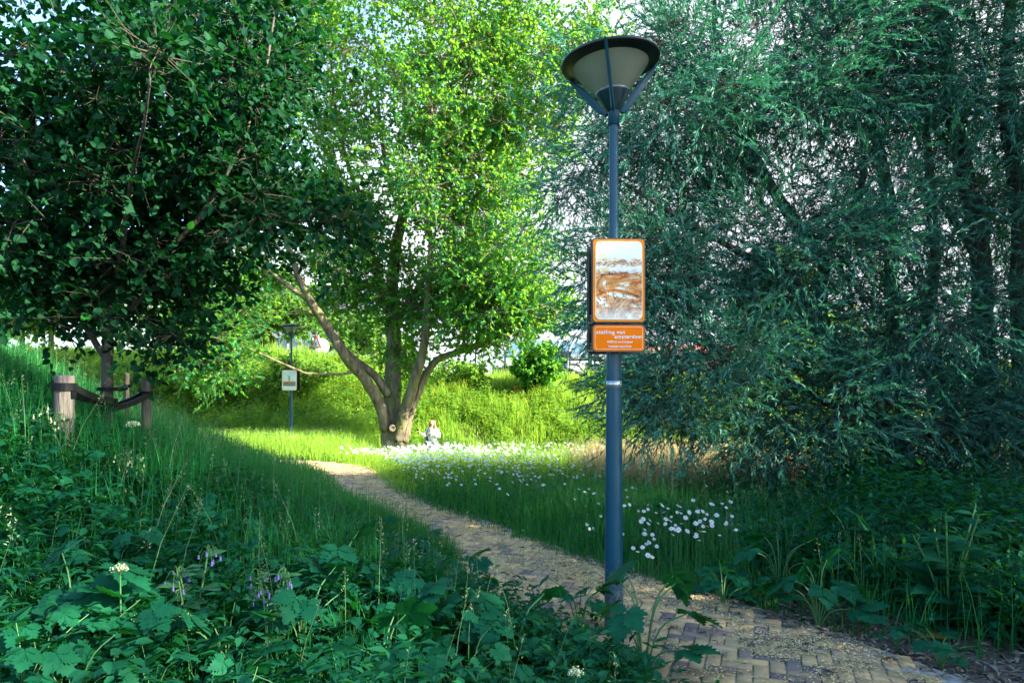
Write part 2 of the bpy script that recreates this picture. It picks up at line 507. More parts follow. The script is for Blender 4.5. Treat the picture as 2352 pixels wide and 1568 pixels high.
import bisect
_xl, _yl = xs.tolist(), ys.tolist()
def gfast(x, y):
    i = min(max(bisect.bisect_right(_xl, x) - 1, 0), len(_xl) - 2); j = min(max(bisect.bisect_right(_yl, y) - 1, 0), len(_yl) - 2)
    u = (x - _xl[i]) / (_xl[i + 1] - _xl[i]); v = (y - _yl[j]) / (_yl[j + 1] - _yl[j])
    return float((GZ[j, i] * (1 - u) + GZ[j, i + 1] * u) * (1 - v) + (GZ[j + 1, i] * (1 - u) + GZ[j + 1, i + 1] * u) * v)

# water
m, nt, out = new_mat('pond_water')
pb = N(nt, 'ShaderNodeBsdfPrincipled'); pb.inputs['Base Color'].default_value = (.02, .035, .03, 1); pb.inputs['Roughness'].default_value = .06
tc = N(nt, 'ShaderNodeTexCoord'); no = N(nt, 'ShaderNodeTexNoise'); no.inputs['Scale'].default_value = 3; nt.links.new(tc.outputs['Object'], no.inputs['Vector'])
bp = N(nt, 'ShaderNodeBump'); bp.inputs['Strength'].default_value = .25; bp.inputs['Distance'].default_value = .05
nt.links.new(no.outputs[0], bp.inputs['Height']); nt.links.new(bp.outputs[0], pb.inputs['Normal']); nt.links.new(pb.outputs[0], out.inputs[0])
w = link('water', np_mesh('water', [(4, -30, -.8), (90, -30, -.8), (90, 52, -.8), (4, 52, -.8)], np.array([[0, 1, 2, 3]])), m); tag(w, kind='structure')

# ------------------------------------------------------------------ the brick path
def offset_strip(half, z, i0=0, i1=None):
    c = CL[i0:i1]; t = CLt[i0:i1]
    nrm_ = np.stack([-t[:, 1], t[:, 0]], 1)
    V = []
    for s in np.linspace(-1, 1, 5):
        q = c + nrm_ * half * s
        V.append(np.column_stack([q, np.full(len(q), z)]))
    V = np.stack(V, 1).reshape(-1, 3)
    n = len(c)
    Q = np.array([[i * 5 + k, i * 5 + k + 1, (i + 1) * 5 + k + 1, (i + 1) * 5 + k] for i in range(n - 1) for k in range(4)])[:, ::-1]
    return V, Q
sandm, nt, out = new_mat('path_sand')
tc = N(nt, 'ShaderNodeTexCoord'); n1 = N(nt, 'ShaderNodeTexNoise'); n1.inputs['Scale'].default_value = 3.2; n1.inputs['Detail'].default_value = 10; n1.inputs['Roughness'].default_value = .75
nt.links.new(tc.outputs['Object'], n1.inputs['Vector'])
rp = ramp(nt, [(.38, (.05, .075, .03)), (.48, (.15, .14, .09)), (.55, (.34, .34, .32)), (.66, (.46, .48, .48))]); nt.links.new(n1.outputs[0], rp.inputs[0])
pb = N(nt, 'ShaderNodeBsdfPrincipled'); pb.inputs['Roughness'].default_value = .95; pb.inputs['Specular IOR Level'].default_value = .1
nt.links.new(rp.outputs[0], pb.inputs['Base Color']); nt.links.new(pb.outputs[0], out.inputs[0])
V, Q = offset_strip(.90, .050)
bed = link('path_bed', np_mesh('path_bed', V, Q), sandm); tag(bed, kind='structure')

bl, bw, gap = .18, .090, .008
th = R(-20)
ca, sa = math.cos(th), math.sin(th)
BV, BQ, BT = [], [], []
cells = []
rngx = range(-230, 40); rngy = range(-60, 230)
for i in rngx:
    for j in rngy:
        k = (i - j) % 4
        if k == 0: cells.append((i + 1, j + .5, 1, .5))
        elif k == 3: cells.append((i + .5, j + 1, .5, 1))
cells = np.array(cells) * bw
cx = cells[:, 0] * ca - cells[:, 1] * sa + 0.8
cy = cells[:, 0] * sa + cells[:, 1] * ca + 1.0
sdv = path_sd(cx, cy)
keep = (np.abs(sdv) < .75 + .04 * rng.standard_normal(len(sdv))) & (cy > 1.8) & (cx > -13)
cells = cells[keep]; cx = cx[keep]; cy = cy[keep]
for n_, (c, X, Y) in enumerate(zip(cells, cx, cy)):
    hx, hy = c[2] - gap / 2, c[3] - gap / 2
    z = .066 + rng.normal(0, .0012)
    tx, ty = rng.normal(0, .004, 2)
    rot = th + rng.normal(0, .012)
    ca2, sa2 = math.cos(rot), math.sin(rot)
    o = len(BV)
    for (ix, zz) in ((1.0, -.02), (1.0, -.006), (.95, 0.0)):
        ex = hx - (1 - ix) * .11; ey = hy - (1 - ix) * .11
        for (ux, uy) in ((-ex, -ey), (ex, -ey), (ex, ey), (-ex, ey)):
            BV.append((X + ux * ca2 - uy * sa2, Y + ux * sa2 + uy * ca2, z + zz + tx * ux + ty * uy))
    for l in (0, 4):
        for a in range(4):
            b = (a + 1) % 4
            BQ.append((o + l + a, o + l + b, o + l + 4 + b, o + l + 4 + a))
    BQ.append((o + 8, o + 9, o + 10, o + 11))
    BT += [rng.random()] * 12
m, nt, out = new_mat('clay_brick')
L_ = nt.links
at = N(nt, 'ShaderNodeAttribute', attribute_name='tint')
rp = ramp(nt, [(0, (.15, .125, .12)), (.14, (.20, .16, .14)), (.26, (.36, .26, .15)), (.6, (.46, .33, .17)), (.85, (.52, .37, .18)), (1, (.40, .30, .19))])
L_.new(at.outputs['Fac'], rp.inputs[0])
tc = N(nt, 'ShaderNodeTexCoord')
n1 = N(nt, 'ShaderNodeTexNoise'); n1.inputs['Scale'].default_value = 5; n1.inputs['Detail'].default_value = 8
n2 = N(nt, 'ShaderNodeTexNoise'); n2.inputs['Scale'].default_value = 120; n2.inputs['Detail'].default_value = 4
L_.new(tc.outputs['Object'], n1.inputs['Vector']); L_.new(tc.outputs['Object'], n2.inputs['Vector'])
r1 = ramp(nt, [(.3, (.72, .72, .74)), (.7, (1.25, 1.22, 1.15))]); L_.new(n1.outputs[0], r1.inputs[0])
mx = N(nt, 'ShaderNodeMixRGB', blend_type='MULTIPLY'); mx.inputs[0].default_value = 1
L_.new(rp.outputs[0], mx.inputs[1]); L_.new(r1.outputs[0], mx.inputs[2])
pb = N(nt, 'ShaderNodeBsdfPrincipled'); pb.inputs['Roughness'].default_value = .8; pb.inputs['Specular IOR Level'].default_value = .3
L_.new(mx.outputs[0], pb.inputs['Base Color'])
bp = N(nt, 'ShaderNodeBump'); bp.inputs['Strength'].default_value = .6; bp.inputs['Distance'].default_value = .006
L_.new(n2.outputs[0], bp.inputs['Height']); L_.new(bp.outputs[0], pb.inputs['Normal']); L_.new(pb.outputs[0], out.inputs[0])
pth = link('path', np_mesh('path', BV, np.array(BQ), BT), m); tag(pth, kind='structure')

def curl_chips(n, seed, cond, size, zoff, tintf, wr=(.15, .4)):
    r = np.random.default_rng(seed)
    i = r.integers(19, 62, n); off = r.uniform(-1.9, 1.2, n)
    t = CLt[i]; nn = np.stack([-t[:, 1], t[:, 0]], 1)
    p = CL[i] + t * r.uniform(-.35, .35, n)[:, None] + nn * off[:, None]
    k = cond(p[:, 0], p[:, 1], off, r); p = p[k]; off = off[k]; n = len(p)
    a = r.uniform(0, 2 * np.pi, n)
    d = np.stack([np.cos(a), np.sin(a), r.normal(0, .12, n)], 1); d = norm(d)
    z = np.where(np.abs(off) < .78, .068, np.where(np.abs(off) < .90, .052, 0)) 
    z = np.where(np.abs(off) >= .90, np.maximum(ground(p[:, 0], p[:, 1]), .0), z)
    c = np.column_stack([p, z + r.uniform(zoff[0], zoff[1], n)])
    up = norm(np.stack([r.normal(0, .3, n), r.normal(0, .3, n), np.ones(n)], 1))
    L = r.uniform(size[0], size[1], n)
    return leaves(c, d, up, L, L * r.uniform(*wr, n), T_LANCE, tintf(r, n))
def drift(x, y, off, r):
    a = vn(x, y, 1.8, 2.2) + vn(x, y, 6, .4) * .6 + vn(x, y, 17, 3) * .35
    edge = np.exp(-((off + .50) / .36) ** 2) * 1.2
    return a + edge - .45 > r.uniform(0, 1.5, len(x))
def loose(x, y, off, r):
    return (off < -.75) | (r.random(len(x)) < .12)
parts = [curl_chips(300000, 3, drift, (.009, .024), (.001, .008), lambda r, n: r.random(n), (.3, .6))]
m = leaf_mat('straw_bits', [(.56, .43, .20), (.70, .56, .28), (.78, .66, .36)], (.4, .35, .2), .1, .8, .1)
V, Q, T = merge(parts)
lt = link('straw_litter', np_mesh('straw_litter', V, Q, T), m); tag(lt, 'straw coloured seed litter drifted over the brick path', kind='stuff')
V, Q, T = curl_chips(22000, 9, loose, (.02, .09), (.002, .02), lambda r, n: r.random(n))
m = leaf_mat('dead_grass', [(.12, .10, .07), (.22, .19, .14), (.34, .30, .24)], (.2, .15, .1), .1, .85, .1)
lt = link('dead_grass_litter', np_mesh('dead_grass_litter', V, Q, T), m); tag(lt, 'dry dead grass on the bare soil beside the path', kind='stuff')

# ------------------------------------------------------------------ grass
def grass(px, py, h, w, lean=.35, tint=None, segs=3, zoff=0, r=rng, bendv=None):
    n = len(px)
    z = ground(px, py) + zoff
    base = np.column_stack([px, py, z])
    a = r.uniform(0, 2 * np.pi, n)
    hd = np.column_stack([np.cos(a), np.sin(a), np.zeros(n)])
    ln = np.abs(r.normal(0, lean, n))
    if bendv is not None: hd = norm(hd * .7 + np.array(bendv))
    side = np.column_stack([-np.sin(a + r.normal(0, .8, n)), np.cos(a), np.zeros(n)]); side = norm(side)
    V = np.empty((n, (segs + 1) * 2, 3))
    for k in range(segs + 1):
        t = k / segs
        zz = h * (t - .28 * np.minimum(ln, 1.6) * t * t * t)
        ho = h * ln * t ** 2
        c = base + hd * ho[:, None] + np.column_stack([np.zeros(n), np.zeros(n), zz])
        ww = w * (1 - t) ** .6 * .5 + .0006 if k < segs else np.full(n, .0006)
        ww = np.broadcast_to(ww, (n,))
        V[:, k * 2] = c - side * ww[:, None]
        V[:, k * 2 + 1] = c + side * ww[:, None]
    q = np.array([[2 * k, 2 * k + 1, 2 * k + 3, 2 * k + 2] for k in range(segs)])
    Q = (np.arange(n) * (segs + 1) * 2)[:, None, None] + q[None]
    if tint is None: tint = r.random(n)
    return V.reshape(-1, 3), Q.reshape(-1, 4), np.repeat(tint, (segs + 1) * 2)

def scatter(n, x0, x1, y0, y1, cond=None, margin=1.12, ypow=1.0, r=rng):
    y = y0 + (y1 - y0) * r.random(n) ** ypow
    x = r.uniform(x0, x1, n)
    k = (x > -.75 * y * margin - .6) & (x < .75 * y * margin + .6)
    x, y = x[k], y[k]
    sd = path_sd(x, y)
    if cond is not None:
        k = cond(x, y, sd); x, y, sd = x[k], y[k], sd[k]
    return x, y, sd

def clump(x, y, s=2.2, seed=0): return .5 + .5 * vn(x, y, s, seed)
def edge(y): return .74 - .62 * sst(5.0, 7.0, y) * (1 - .35 * sst(12, 15, y))
ALLG = []
def tnt(x, y, base, var, r=rng):
    return np.clip(base + .30 * (clump(x, y, 1.1, 5) - .5) + r.normal(0, var, len(x)), 0, 1)
# near hill side, by the camera
x, y, sd = scatter(130000, -7, 2.2, 1.6, 9.5, lambda x, y, s: (s > edge(y) + .02) & ((clump(x, y, 1.6, 2) > .30 + .28 * (y < 4.8)) | (rng.random(len(x)) < .28)) & (np.hypot(x, y) > 1.5), ypow=.8)
hh = rng.uniform(.16, .62, len(x)) * (.65 + .6 * clump(x, y, .9, 3)) * np.clip((sd - edge(y) + .3) / .8, .4, 1) * (.62 + .38 * sst(3.2, 5.0, y))
ALLG.append(grass(x, y, hh, rng.uniform(.004, .010, len(x)), .42, tnt(x, y, .32, .18)))
# mid hill
x, y, sd = scatter(90000, -15, 2, 7.5, 19, lambda x, y, s: (s > edge(y)))
hh = rng.uniform(.25, .62, len(x)) * (.75 + .4 * clump(x, y, .9, 3)) * np.clip((sd - edge(y) + .3) / .9, .4, 1)
ALLG.append(grass(x, y, hh, rng.uniform(.007, .014, len(x)), .4, np.clip(tnt(x, y, .48, .18) + .22 * sst(9, 14, y), 0, 1)))  # tint raised towards the back paints in the partial sun on the slope
# right of the path: near verge
x, y, sd = scatter(60000, 0, 7.5, 3.2, 9, lambda x, y, s: (s < -.80 - .7 * sst(5.4, 3.6, y) + .14 * sst(5.4, 6.5, y)) & (x < 5.4 + rng.normal(0, .5, len(x))) & (clump(x, y, 2, 8) + .5 > rng.random(len(x)) ) & ((x < 2.0) | (rng.random(len(x)) < .30)))
hh = rng.uniform(.15, .52, len(x)) * np.clip((-sd - .45) / .9, .3, 1.25)
ALLG.append(grass(x, y, hh, rng.uniform(.004, .009, len(x)), .35, tnt(x, y, .55, .2)))
# daisy bed and meadow
x, y, sd = scatter(120000, -4, 9, 7.5, 23, lambda x, y, s: (s < -.62) & (x < 5.3 + .45 * np.maximum(y - 8, 0)))
hh = rng.uniform(.18, .50, len(x)) * (.85 + .3 * clump(x, y, .7, 1)) * np.clip((-sd - .3) / .9, .4, 1) * (1 - .40 * sst(1.2, 2.2, x) * sst(8.5, 9.5, y) * (1 - sst(11.2, 12.5, y)))
ww = rng.uniform(.005, .012, len(x)); nearer = y + rng.normal(0, .7, len(y)) < 11.5
for_near = nearer
ALLG.append(grass(x[for_near], y[for_near], hh[for_near], ww[for_near], .45, tnt(x[for_near], y[for_near], .40, .18)))
fx, fy, fh, fw_ = x[~nearer], y[~nearer], hh[~nearer], ww[~nearer]  # farther meadow grass takes the copy with sunlight in its colour
V, Q, T = merge(ALLG)
o = link('grass', np_mesh('grass', V, Q, T), M['grass']); tag(o, 'long green grass on the slope and along the path', 'grass', kind='stuff')

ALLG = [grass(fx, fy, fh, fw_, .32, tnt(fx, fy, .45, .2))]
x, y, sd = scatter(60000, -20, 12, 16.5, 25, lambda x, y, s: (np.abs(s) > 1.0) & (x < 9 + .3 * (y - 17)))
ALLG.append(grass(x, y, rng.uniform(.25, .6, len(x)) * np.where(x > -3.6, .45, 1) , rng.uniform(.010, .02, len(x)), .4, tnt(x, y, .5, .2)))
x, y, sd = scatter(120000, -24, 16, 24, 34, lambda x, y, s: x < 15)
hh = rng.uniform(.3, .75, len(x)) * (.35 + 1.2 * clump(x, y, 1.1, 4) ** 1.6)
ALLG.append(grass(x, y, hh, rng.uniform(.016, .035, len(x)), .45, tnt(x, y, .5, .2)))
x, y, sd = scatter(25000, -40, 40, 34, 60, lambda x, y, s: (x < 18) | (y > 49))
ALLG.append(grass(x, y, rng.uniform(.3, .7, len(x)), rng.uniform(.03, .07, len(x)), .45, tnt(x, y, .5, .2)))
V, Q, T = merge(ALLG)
o = link('bank_grass', np_mesh('bank_grass', V, Q, T), M['grass_sunlit']); tag(o, 'sunlit yellow green grass of the meadow and the far bank', 'grass', kind='stuff')

# dry beige grass behind the near daisies
x, y, sd = scatter(50000, 1.0, 7.0, 9.5, 17.5, lambda x, y, s: (np.hypot((x - 3.3) / 1.9, (y - 12.8) / 3.0) + .25 * vn(x, y, 2, 3) < 1))
o = link('dry_grass', np_mesh('dry_grass', *grass(x, y, rng.uniform(.35, .75, len(x)), rng.uniform(.004, .009, len(x)), .25)[:3]), M['dry']); tag(o, 'patch of dry beige grass behind the daisies', 'dry grass', kind='stuff')

# seed heads on tall thin stalks
def seedheads(x, y, h, r, size=1.0):
    n = len(x); z = ground(x, y)
    a = r.uniform(0, 2 * np.pi, n); ln = r.uniform(.02, .35, n)
    top = np.column_stack([x + np.cos(a) * h * ln, y + np.sin(a) * h * ln, z + h])
    stems = grass(x, y, h * 1.0, np.full(n, .0035) * size, .0, np.full(n, .1), zoff=0, r=r)
    out = []
    V, Q, T = stems
    V = V.reshape(n, -1, 3); zz = (V[:, :, 2] - z[:, None]) / h[:, None]
    V[:, :, 0] += (np.cos(a) * h * ln)[:, None] * zz ** 2; V[:, :, 1] += (np.sin(a) * h * ln)[:, None] * zz ** 2
    out.append((V.reshape(-1, 3), Q, T))
    k = 14
    t = r.uniform(0, 1, (n, k))
    c = top[:, None] - np.stack([np.cos(a) * .3, np.sin(a) * .3, np.ones(n)], 1)[:, None] * (t * .13 * size)[..., None]
    an = r.uniform(0, 2 * np.pi, (n, k))
    d = norm(np.stack([np.cos(an), np.sin(an), r.uniform(.2, 1.6, (n, k))], -1))
    c = c + d * (t * .02 * size)[..., None]
    c = c.reshape(-1, 3); d = d.reshape(-1, 3)
    LL = r.uniform(.008, .020, len(c)) * size
    out.append(leaves(c, d, norm(r.normal(0, 1, (len(c), 3))), LL, LL * .35, T_LANCE, np.clip(np.repeat(r.random(n), k) + r.normal(0, .1, n * k), 0, 1)))
    return out
r2 = np.random.default_rng(77)
x, y, sd = scatter(1700, -9, 3, 2.6, 15, lambda x, y, s: (s > 1.0), ypow=1.0, r=r2)
S = seedheads(x, y, r2.uniform(.45, .80, len(x)), r2)
x, y, sd = scatter(3200, -3, 7, 5, 19, lambda x, y, s: (s < -1.15) & (x < 6), r=r2)
S += seedheads(x, y, r2.uniform(.4, .7, len(x)), r2)
V, Q, T = merge(S)
o = link('grass_seed_heads', np_mesh('grass_seed_heads', V, Q, T), M['seedhead']); tag(o, 'pale seed heads on thin stalks above the grass', 'seed heads', kind='stuff')

# ------------------------------------------------------------------ leafy undergrowth (nobody could count it)
def weeds(x, y, hmax, leafL, ratio, r, per=9, tint0=.3, tm=T_OVATE, up=.45):
    n = len(x); z = ground(x, y)
    h = hmax * r.uniform(.35, 1, n)
    k = per
    t = r.uniform(.2, 1, (n, k))
    a = r.uniform(0, 2 * np.pi, (n, k))
    jit = .25 * h[:, None]
    c = np.stack([x[:, None] + np.cos(a) * jit * t * .5, y[:, None] + np.sin(a) * jit * t * .5, z[:, None] + h[:, None] * t], -1)
    d = norm(np.stack([np.cos(a), np.sin(a), r.normal(up - .5, .35, (n, k))], -1))
    L = leafL * r.uniform(.6, 1.25, (n, k)) * (1.15 - .45 * t)
    nm = norm(np.stack([r.normal(0, .35, (n, k)), r.normal(0, .35, (n, k)), np.ones((n, k))], -1))
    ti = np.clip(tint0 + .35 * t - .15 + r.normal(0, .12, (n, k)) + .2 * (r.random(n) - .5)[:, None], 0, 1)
    parts = [leaves(c.reshape(-1, 3), d.reshape(-1, 3), nm.reshape(-1, 3), L.ravel(), L.ravel() * ratio, tm, ti.ravel())]
    return parts
r3 = np.random.default_rng(8)
W = []
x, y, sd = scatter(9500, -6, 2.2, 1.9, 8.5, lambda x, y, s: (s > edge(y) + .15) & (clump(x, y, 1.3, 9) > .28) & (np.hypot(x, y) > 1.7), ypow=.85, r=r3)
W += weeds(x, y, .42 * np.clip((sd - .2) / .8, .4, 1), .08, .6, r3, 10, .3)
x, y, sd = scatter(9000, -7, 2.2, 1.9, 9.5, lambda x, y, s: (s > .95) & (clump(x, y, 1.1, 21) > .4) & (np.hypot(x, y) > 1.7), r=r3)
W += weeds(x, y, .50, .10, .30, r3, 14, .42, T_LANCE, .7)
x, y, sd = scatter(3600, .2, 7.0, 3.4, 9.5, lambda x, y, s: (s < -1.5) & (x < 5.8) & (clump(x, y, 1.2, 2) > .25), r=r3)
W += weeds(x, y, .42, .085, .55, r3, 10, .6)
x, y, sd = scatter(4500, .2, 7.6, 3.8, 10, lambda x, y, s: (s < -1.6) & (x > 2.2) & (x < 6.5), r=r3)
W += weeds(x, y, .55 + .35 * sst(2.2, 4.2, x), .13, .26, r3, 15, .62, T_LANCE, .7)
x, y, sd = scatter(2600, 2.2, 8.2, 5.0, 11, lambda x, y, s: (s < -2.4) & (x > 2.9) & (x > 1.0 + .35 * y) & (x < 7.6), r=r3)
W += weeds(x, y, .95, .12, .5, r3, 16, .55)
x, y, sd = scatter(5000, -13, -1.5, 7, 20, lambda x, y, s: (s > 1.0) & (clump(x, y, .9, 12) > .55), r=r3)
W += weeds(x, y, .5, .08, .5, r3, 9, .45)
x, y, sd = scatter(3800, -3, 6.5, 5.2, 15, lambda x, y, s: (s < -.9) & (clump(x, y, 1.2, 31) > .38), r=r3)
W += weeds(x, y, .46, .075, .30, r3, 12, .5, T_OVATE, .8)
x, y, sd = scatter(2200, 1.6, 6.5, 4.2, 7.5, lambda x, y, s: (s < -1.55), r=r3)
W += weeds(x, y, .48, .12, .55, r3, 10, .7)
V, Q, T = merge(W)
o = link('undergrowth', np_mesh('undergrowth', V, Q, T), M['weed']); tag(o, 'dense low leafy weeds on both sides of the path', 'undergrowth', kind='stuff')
# scrub on the far bank
W = []
x, y, sd = scatter(2200, -16, 6, 15.5, 24, lambda x, y, s: (np.abs(s) > 1.1) & (clump(x, y, .9, 2) > .45), r=r3)
W += weeds(x, y, np.where(x > -3.6, .3, .6), .10, .35, r3, 10, .6)
x, y, sd = scatter(9000, -22, 13, 24, 31.5, lambda x, y, s: (clump(x, y, .55, 6) > .46) | (x < -3.5), r=r3)
W += weeds(x, y, (1.0 + .4 * (x < -3.5)) * (1 - .62 * sst(27.8, 29.5, y)) * (.45 + .8 * clump(x, y, 1.4, 3)), .13, .6, r3, 22, (.42 + 1.1 * (clump(x, y, 1.0, 17) - .5))[:, None])
V, Q, T = merge(W)
o = link('bank_undergrowth', np_mesh('bank_undergrowth', V, Q, T), M['bush']); tag(o, 'bramble and scrub covering the far bank', 'undergrowth', kind='stuff')
# ------------------------------------------------------------------ trees
T_STRIP = (np.array([[0, -.5, 0], [1, -.2, 0], [1, .2, 0], [0, .5, 0]]), np.array([[0, 1, 2, 3]]))

def make_tree(name, base, limbs, blobs, nh, ns, nl, hub_r, spray, leafL, ratio, tm, lm, bm_, tw, droop, label, cat, group=None,
              seed=1, twig_w=.007, br=.010, leaf_up=.5, angle=.9, sides=10, tint0=.4, tvar=.2, coh=0.0, wind=(0, 0, 0)):
    """limbs: [(points, radii)], blobs: [(centre, radii, weight)] in place coordinates; the tree's Empty stands at its base"""
    r = np.random.default_rng(seed)
    base = np.asarray(base, float)
    root = empty(name, tuple(base), label, cat, group)
    tp, nodes, nrad = [], [], []
    for pts, rad in limbs:
        p, q = catmull(np.array(pts) - base, rad, 7)
        p = p + r.normal(0, 1, p.shape) * q[:, None] * .05
        tp.append(tube(p, q, sides, .035)); nodes.append(p); nrad.append(q)
    V, Q, _ = merge(tp)
    link('trunk', np_mesh('trunk', V, Q, smooth=True), bm_, root)
    nodes = np.concatenate(nodes); nrad = np.concatenate(nrad)
    wts = np.array([b[2] for b in blobs], float); wts /= wts.sum()
    bi = r.choice(len(blobs), nh, p=wts)
    u = norm(r.normal(0, 1, (nh, 3))) * (r.random(nh) ** .42)[:, None]
    C = np.array([b[0] for b in blobs]); RR = np.array([b[1] for b in blobs])
    hubs = C[bi] + u * RR[bi] - base
    outw = norm(u * RR[bi] + 1e-6)
    gz = ground(hubs[:, 0] + base[0], hubs[:, 1] + base[1]) - base[2]
    hubs[:, 2] = np.maximum(hubs[:, 2], gz + .35)
    dmin = np.array([np.min(np.linalg.norm(nodes - h, axis=1)) for h in hubs])
    order = np.argsort(dmin)
    bt = []
    for i in order:
        h = hubs[i]
        dd = np.linalg.norm(nodes - h, axis=1)
        j = np.argmin(dd + .7 * np.maximum(0, nodes[:, 2] - h[2] + .1) + .12 * (nrad < .02))
        a = nodes[j]; L = dd[j]
        if L < .05: continue
        r0 = min(nrad[j] * .7, br * (.6 + L * .55)); r1 = max(r0 * .35, .0035)
        mid = (a + h) / 2 + np.array([0, 0, -.10 * L if droop > .5 else .08 * L]) + r.normal(0, .07 * L, 3)
        p, q = catmull([a, a * .6 + mid * .4 + r.normal(0, .04 * L, 3), mid, h], [r0, r0 * .8, (r0 + r1) / 2, r1], 3)
        bt.append(tube(p, q, 4, 0, False))
        nodes = np.vstack([nodes, p[2:]]); nrad = np.concatenate([nrad, q[2:]])
    # sprays
    n = nh * ns
    hb = np.repeat(hubs, ns, 0); ow = np.repeat(outw, ns, 0)
    start = hb + r.normal(0, 1, (n, 3)) * hub_r * np.array([1, 1, .75]) * .55
    d = norm(ow * .5 + r.normal(0, .7, (n, 3)) + norm(start - hb) * .5 + np.array([0, 0, -droop if droop > .5 else .15]))
    if coh > 0:
        hd = norm(outw * .9 + np.array(wind) + r.normal(0, .35, (nh, 3)) + np.array([0, 0, -.25]))
        d = norm(np.repeat(hd, ns, 0) * coh + d * (1 - coh))
    SL = spray * r.uniform(.55, 1.25, n)
    if tw is not None:
        V, Q, T = leaves(start, norm(d + np.array([0, 0, -.25 * droop])), r.normal(0, 1, (n, 3)), SL, np.full(n, twig_w), T_STRIP, np.zeros(n))
        bt.append((V, Q, T))
        V, Q, T = leaves(hb, norm(start - hb), r.normal(0, 1, (n, 3)), np.linalg.norm(start - hb, axis=1), np.full(n, twig_w * 1.2), T_STRIP, np.zeros(n))
        bt.append((V, Q, T))
    V, Q, _ = merge(bt)
    link('branches', np_mesh('branches', V, Q, smooth=True), tw or bm_, root)
    t = (np.arange(nl)[None] + r.uniform(0, 1, (n, nl))) / nl
    c = start[:, None] + d[:, None] * (SL[:, None] * t)[..., None]
    c[..., 2] -= droop * .30 * SL[:, None] * t ** 2
    rv = norm(r.normal(0, 1, (n, nl, 3)))
    ld = norm(d[:, None] + rv * angle + np.array([0, 0, -.35 * droop * 1.0]))
    nm = norm(r.normal(0, .55, (n, nl, 3)) + np.array([0, 0, leaf_up]))
    LL = leafL * r.uniform(.6, 1.25, (n, nl))
    gt = np.repeat(r.normal(0, .5, nh), ns)[:, None] * tvar + r.normal(0, .6, (n, 1)) * tvar
    ti = np.clip(tint0 + gt + r.normal(0, .12, (n, nl)), 0, 1)
    V, Q, T = leaves(c.reshape(-1, 3), ld.reshape(-1, 3), nm.reshape(-1, 3), LL.ravel(), LL.ravel() * ratio, tm, ti.ravel())
    link('crown', np_mesh('crown', V, Q, T), lm, root)
    return root

def B(px, py, Y, rx, ry, rd, w):
    return (P(px, py, Y), np.array([rx / F * Y, rd, ry / F * Y]), w)
def LP(*pts):
    return [P(*p) for p in pts]

